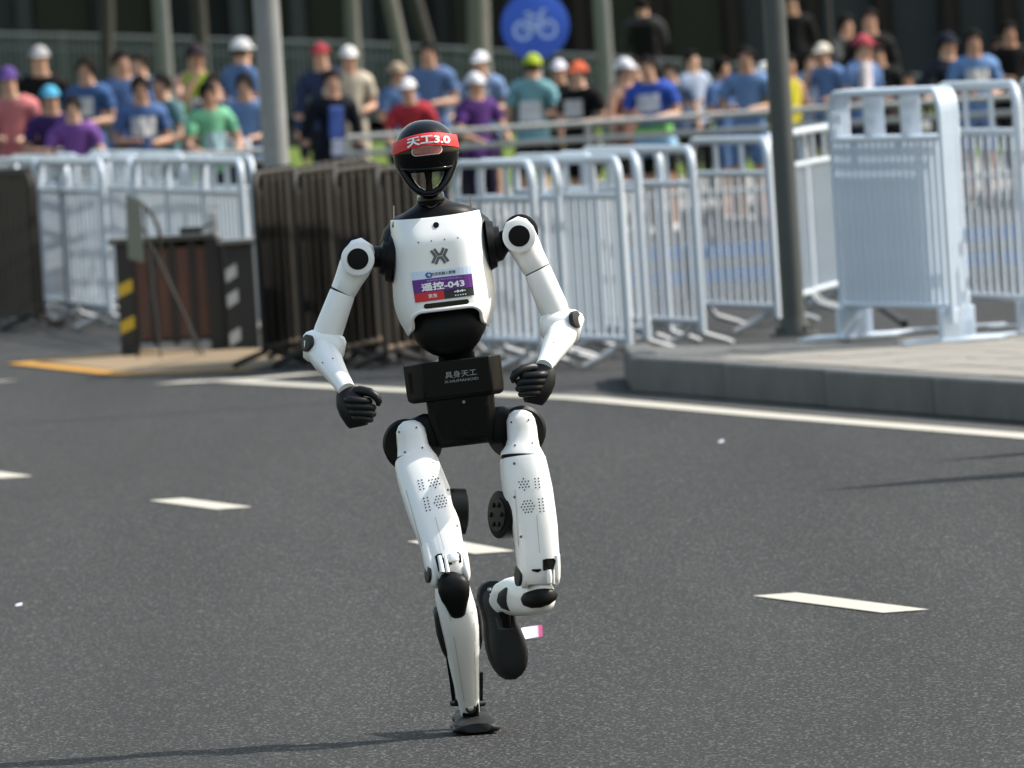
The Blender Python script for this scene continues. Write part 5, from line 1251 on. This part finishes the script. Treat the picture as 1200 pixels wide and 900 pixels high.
person(725, 67, 113, 35, 'hold', 'spectator in brown-pink vest with a white cap left of the royal blue shirt', (150, 104, 92), 'vest', BLK, cap=(228, 228, 236), extra=[('bag', (0, -.28, .98), (.2, .08, .2), (206, 160, 168))])
person(742, 66, 117.5, 0, 'down', 'spectator half hidden behind the brown-pink vest', (120, 96, 88), legs=DK, skin=2)
person(766, 64, 112.4, 0, 'hold', 'spectator in royal blue shirt, green belt and light blue jacket round the waist', (44, 84, 200), legs=BLK, bib=(200, 206, 226), extra=[('green_belt', (0, -.005, 1.0), (.33, .26, .10), (110, 190, 70)), ('waist_jacket', (0, -.005, .85), (.39, .29, .20), (130, 180, 216))])
person(816, 58, 121, 15, 'hold', 'spectator in whitish blue behind the two in matching blue', (164, 182, 212), legs=DK, skin=2)
person(847, 66, 115.6, 40, 'hold', 'left of two spectators in matching blue shirts beside the dark lamp post', (74, 112, 170), legs=('short', (78, 114, 168)), hair='l', skin=1)
person(868, 54, 114.2, -10, 'hold', 'right of two spectators in matching blue shirts beside the dark lamp post', (100, 140, 196), legs=('short', (92, 130, 186)), skin=1)
person(896, 72, 116.9, -30, 'hold', 'spectator in olive green with white cap just left of the dark lamp post', (122, 134, 40), legs=BLK, cap=(204, 206, 206))
person(924, 62, 114.6, 25, 'hold', 'spectator in bright yellow vest just right of the dark lamp post', (222, 206, 40), 'vest', BLK, hair='l', skin=1)
person(931, -8, 152, 0, 'down', 'standing figure in black on the terrace behind the dark lamp post', (20, 21, 23), 'long', DK, g=.40, skin=1)
person(756, -6, 153, 180, 'cross', 'dim figure in grey with a black backpack on the terrace, back turned', (58, 60, 62), 'long', DK, g=.40, extra=[('backpack', (0, .17, 1.2), (.30, .16, .44), (16, 16, 18))])
person(971, 49, 116.8, -15, 'face', 'spectator in blue with a white sun hat beside the thin black pole', (96, 132, 190), legs=NV, cap=(214, 206, 190))
person(1001, 40, 114.8, 30, 'hold', 'spectator in blue shirt with a pink cap and white towel right of the thin pole', (92, 130, 190), legs=NV, cap=(196, 70, 84), extra=[('towel', (-.16, -.16, 1.24), (.12, .08, .42), (224, 216, 220))])
person(1012, 9, 124, -5, 'down', 'dark figure with glasses standing behind the pink cap', (24, 25, 27), 'long', DK, skin=1)
person(988, 16, 130, 40, 'phone', 'figure in grey behind the white sun hat, arms raised', (70, 72, 74), 'long', DK, hair='l', skin=1)
person(1103, 37, 115.4, 60, 'hip', 'spectator in navy jacket and navy cap left of the light blue shirt at right', (28, 34, 50), 'long', DK, cap=(30, 36, 54))
person(1135, 34, 113.2, -8, 'hold', 'bare-headed spectator in light blue shirt with white bib near the right edge', (98, 142, 202), legs=('short', (104, 132, 186)), bib=W_, skin=1)
person(1181, 24, 117, 10, 'hold', 'spectator in black at the right edge holding something orange', (22, 23, 25), legs=DK, skin=1, extra=[('orange_bag', (.18, -.24, 1.22), (.16, .10, .22), (226, 96, 50))])
person(1060, 84, 118.6, 10, 'rail', 'crouched spectator in dark grey between the navy cap and the pink cap', (36, 38, 42), 'long', DK, hair='s', skin=1)
# --- more faces between the rows
person(196, 84, 114.4, -25, 'rail', 'spectator in faded teal shirt below the lime green vest', (88, 130, 138), legs=BLK, skin=0)
person(524, 74, 120.6, -20, 'hold', 'spectator in pale shirt between the robot\'s head and the purple shirt', (150, 164, 186), legs=DK, skin=2, hair='l')
person(792, 72, 118.4, -15, 'down', 'spectator in steel blue right of the royal blue shirt', (92, 112, 146), legs=DK, skin=2, hair='l')
person(952, 58, 117.6, 15, 'hold', 'spectator in pale blue between the lamp post and the thin black pole', (150, 170, 204), legs=NV, skin=2, hair='l')
person(1036, 52, 119.6, 20, 'down', 'spectator in black jacket right of the pink cap', (26, 27, 30), 'long', DK, skin=1)
person(1160, 44, 119.8, 0, 'hold', 'spectator in charcoal between the light blue shirt and the right edge', (48, 50, 56), legs=DK, skin=0)
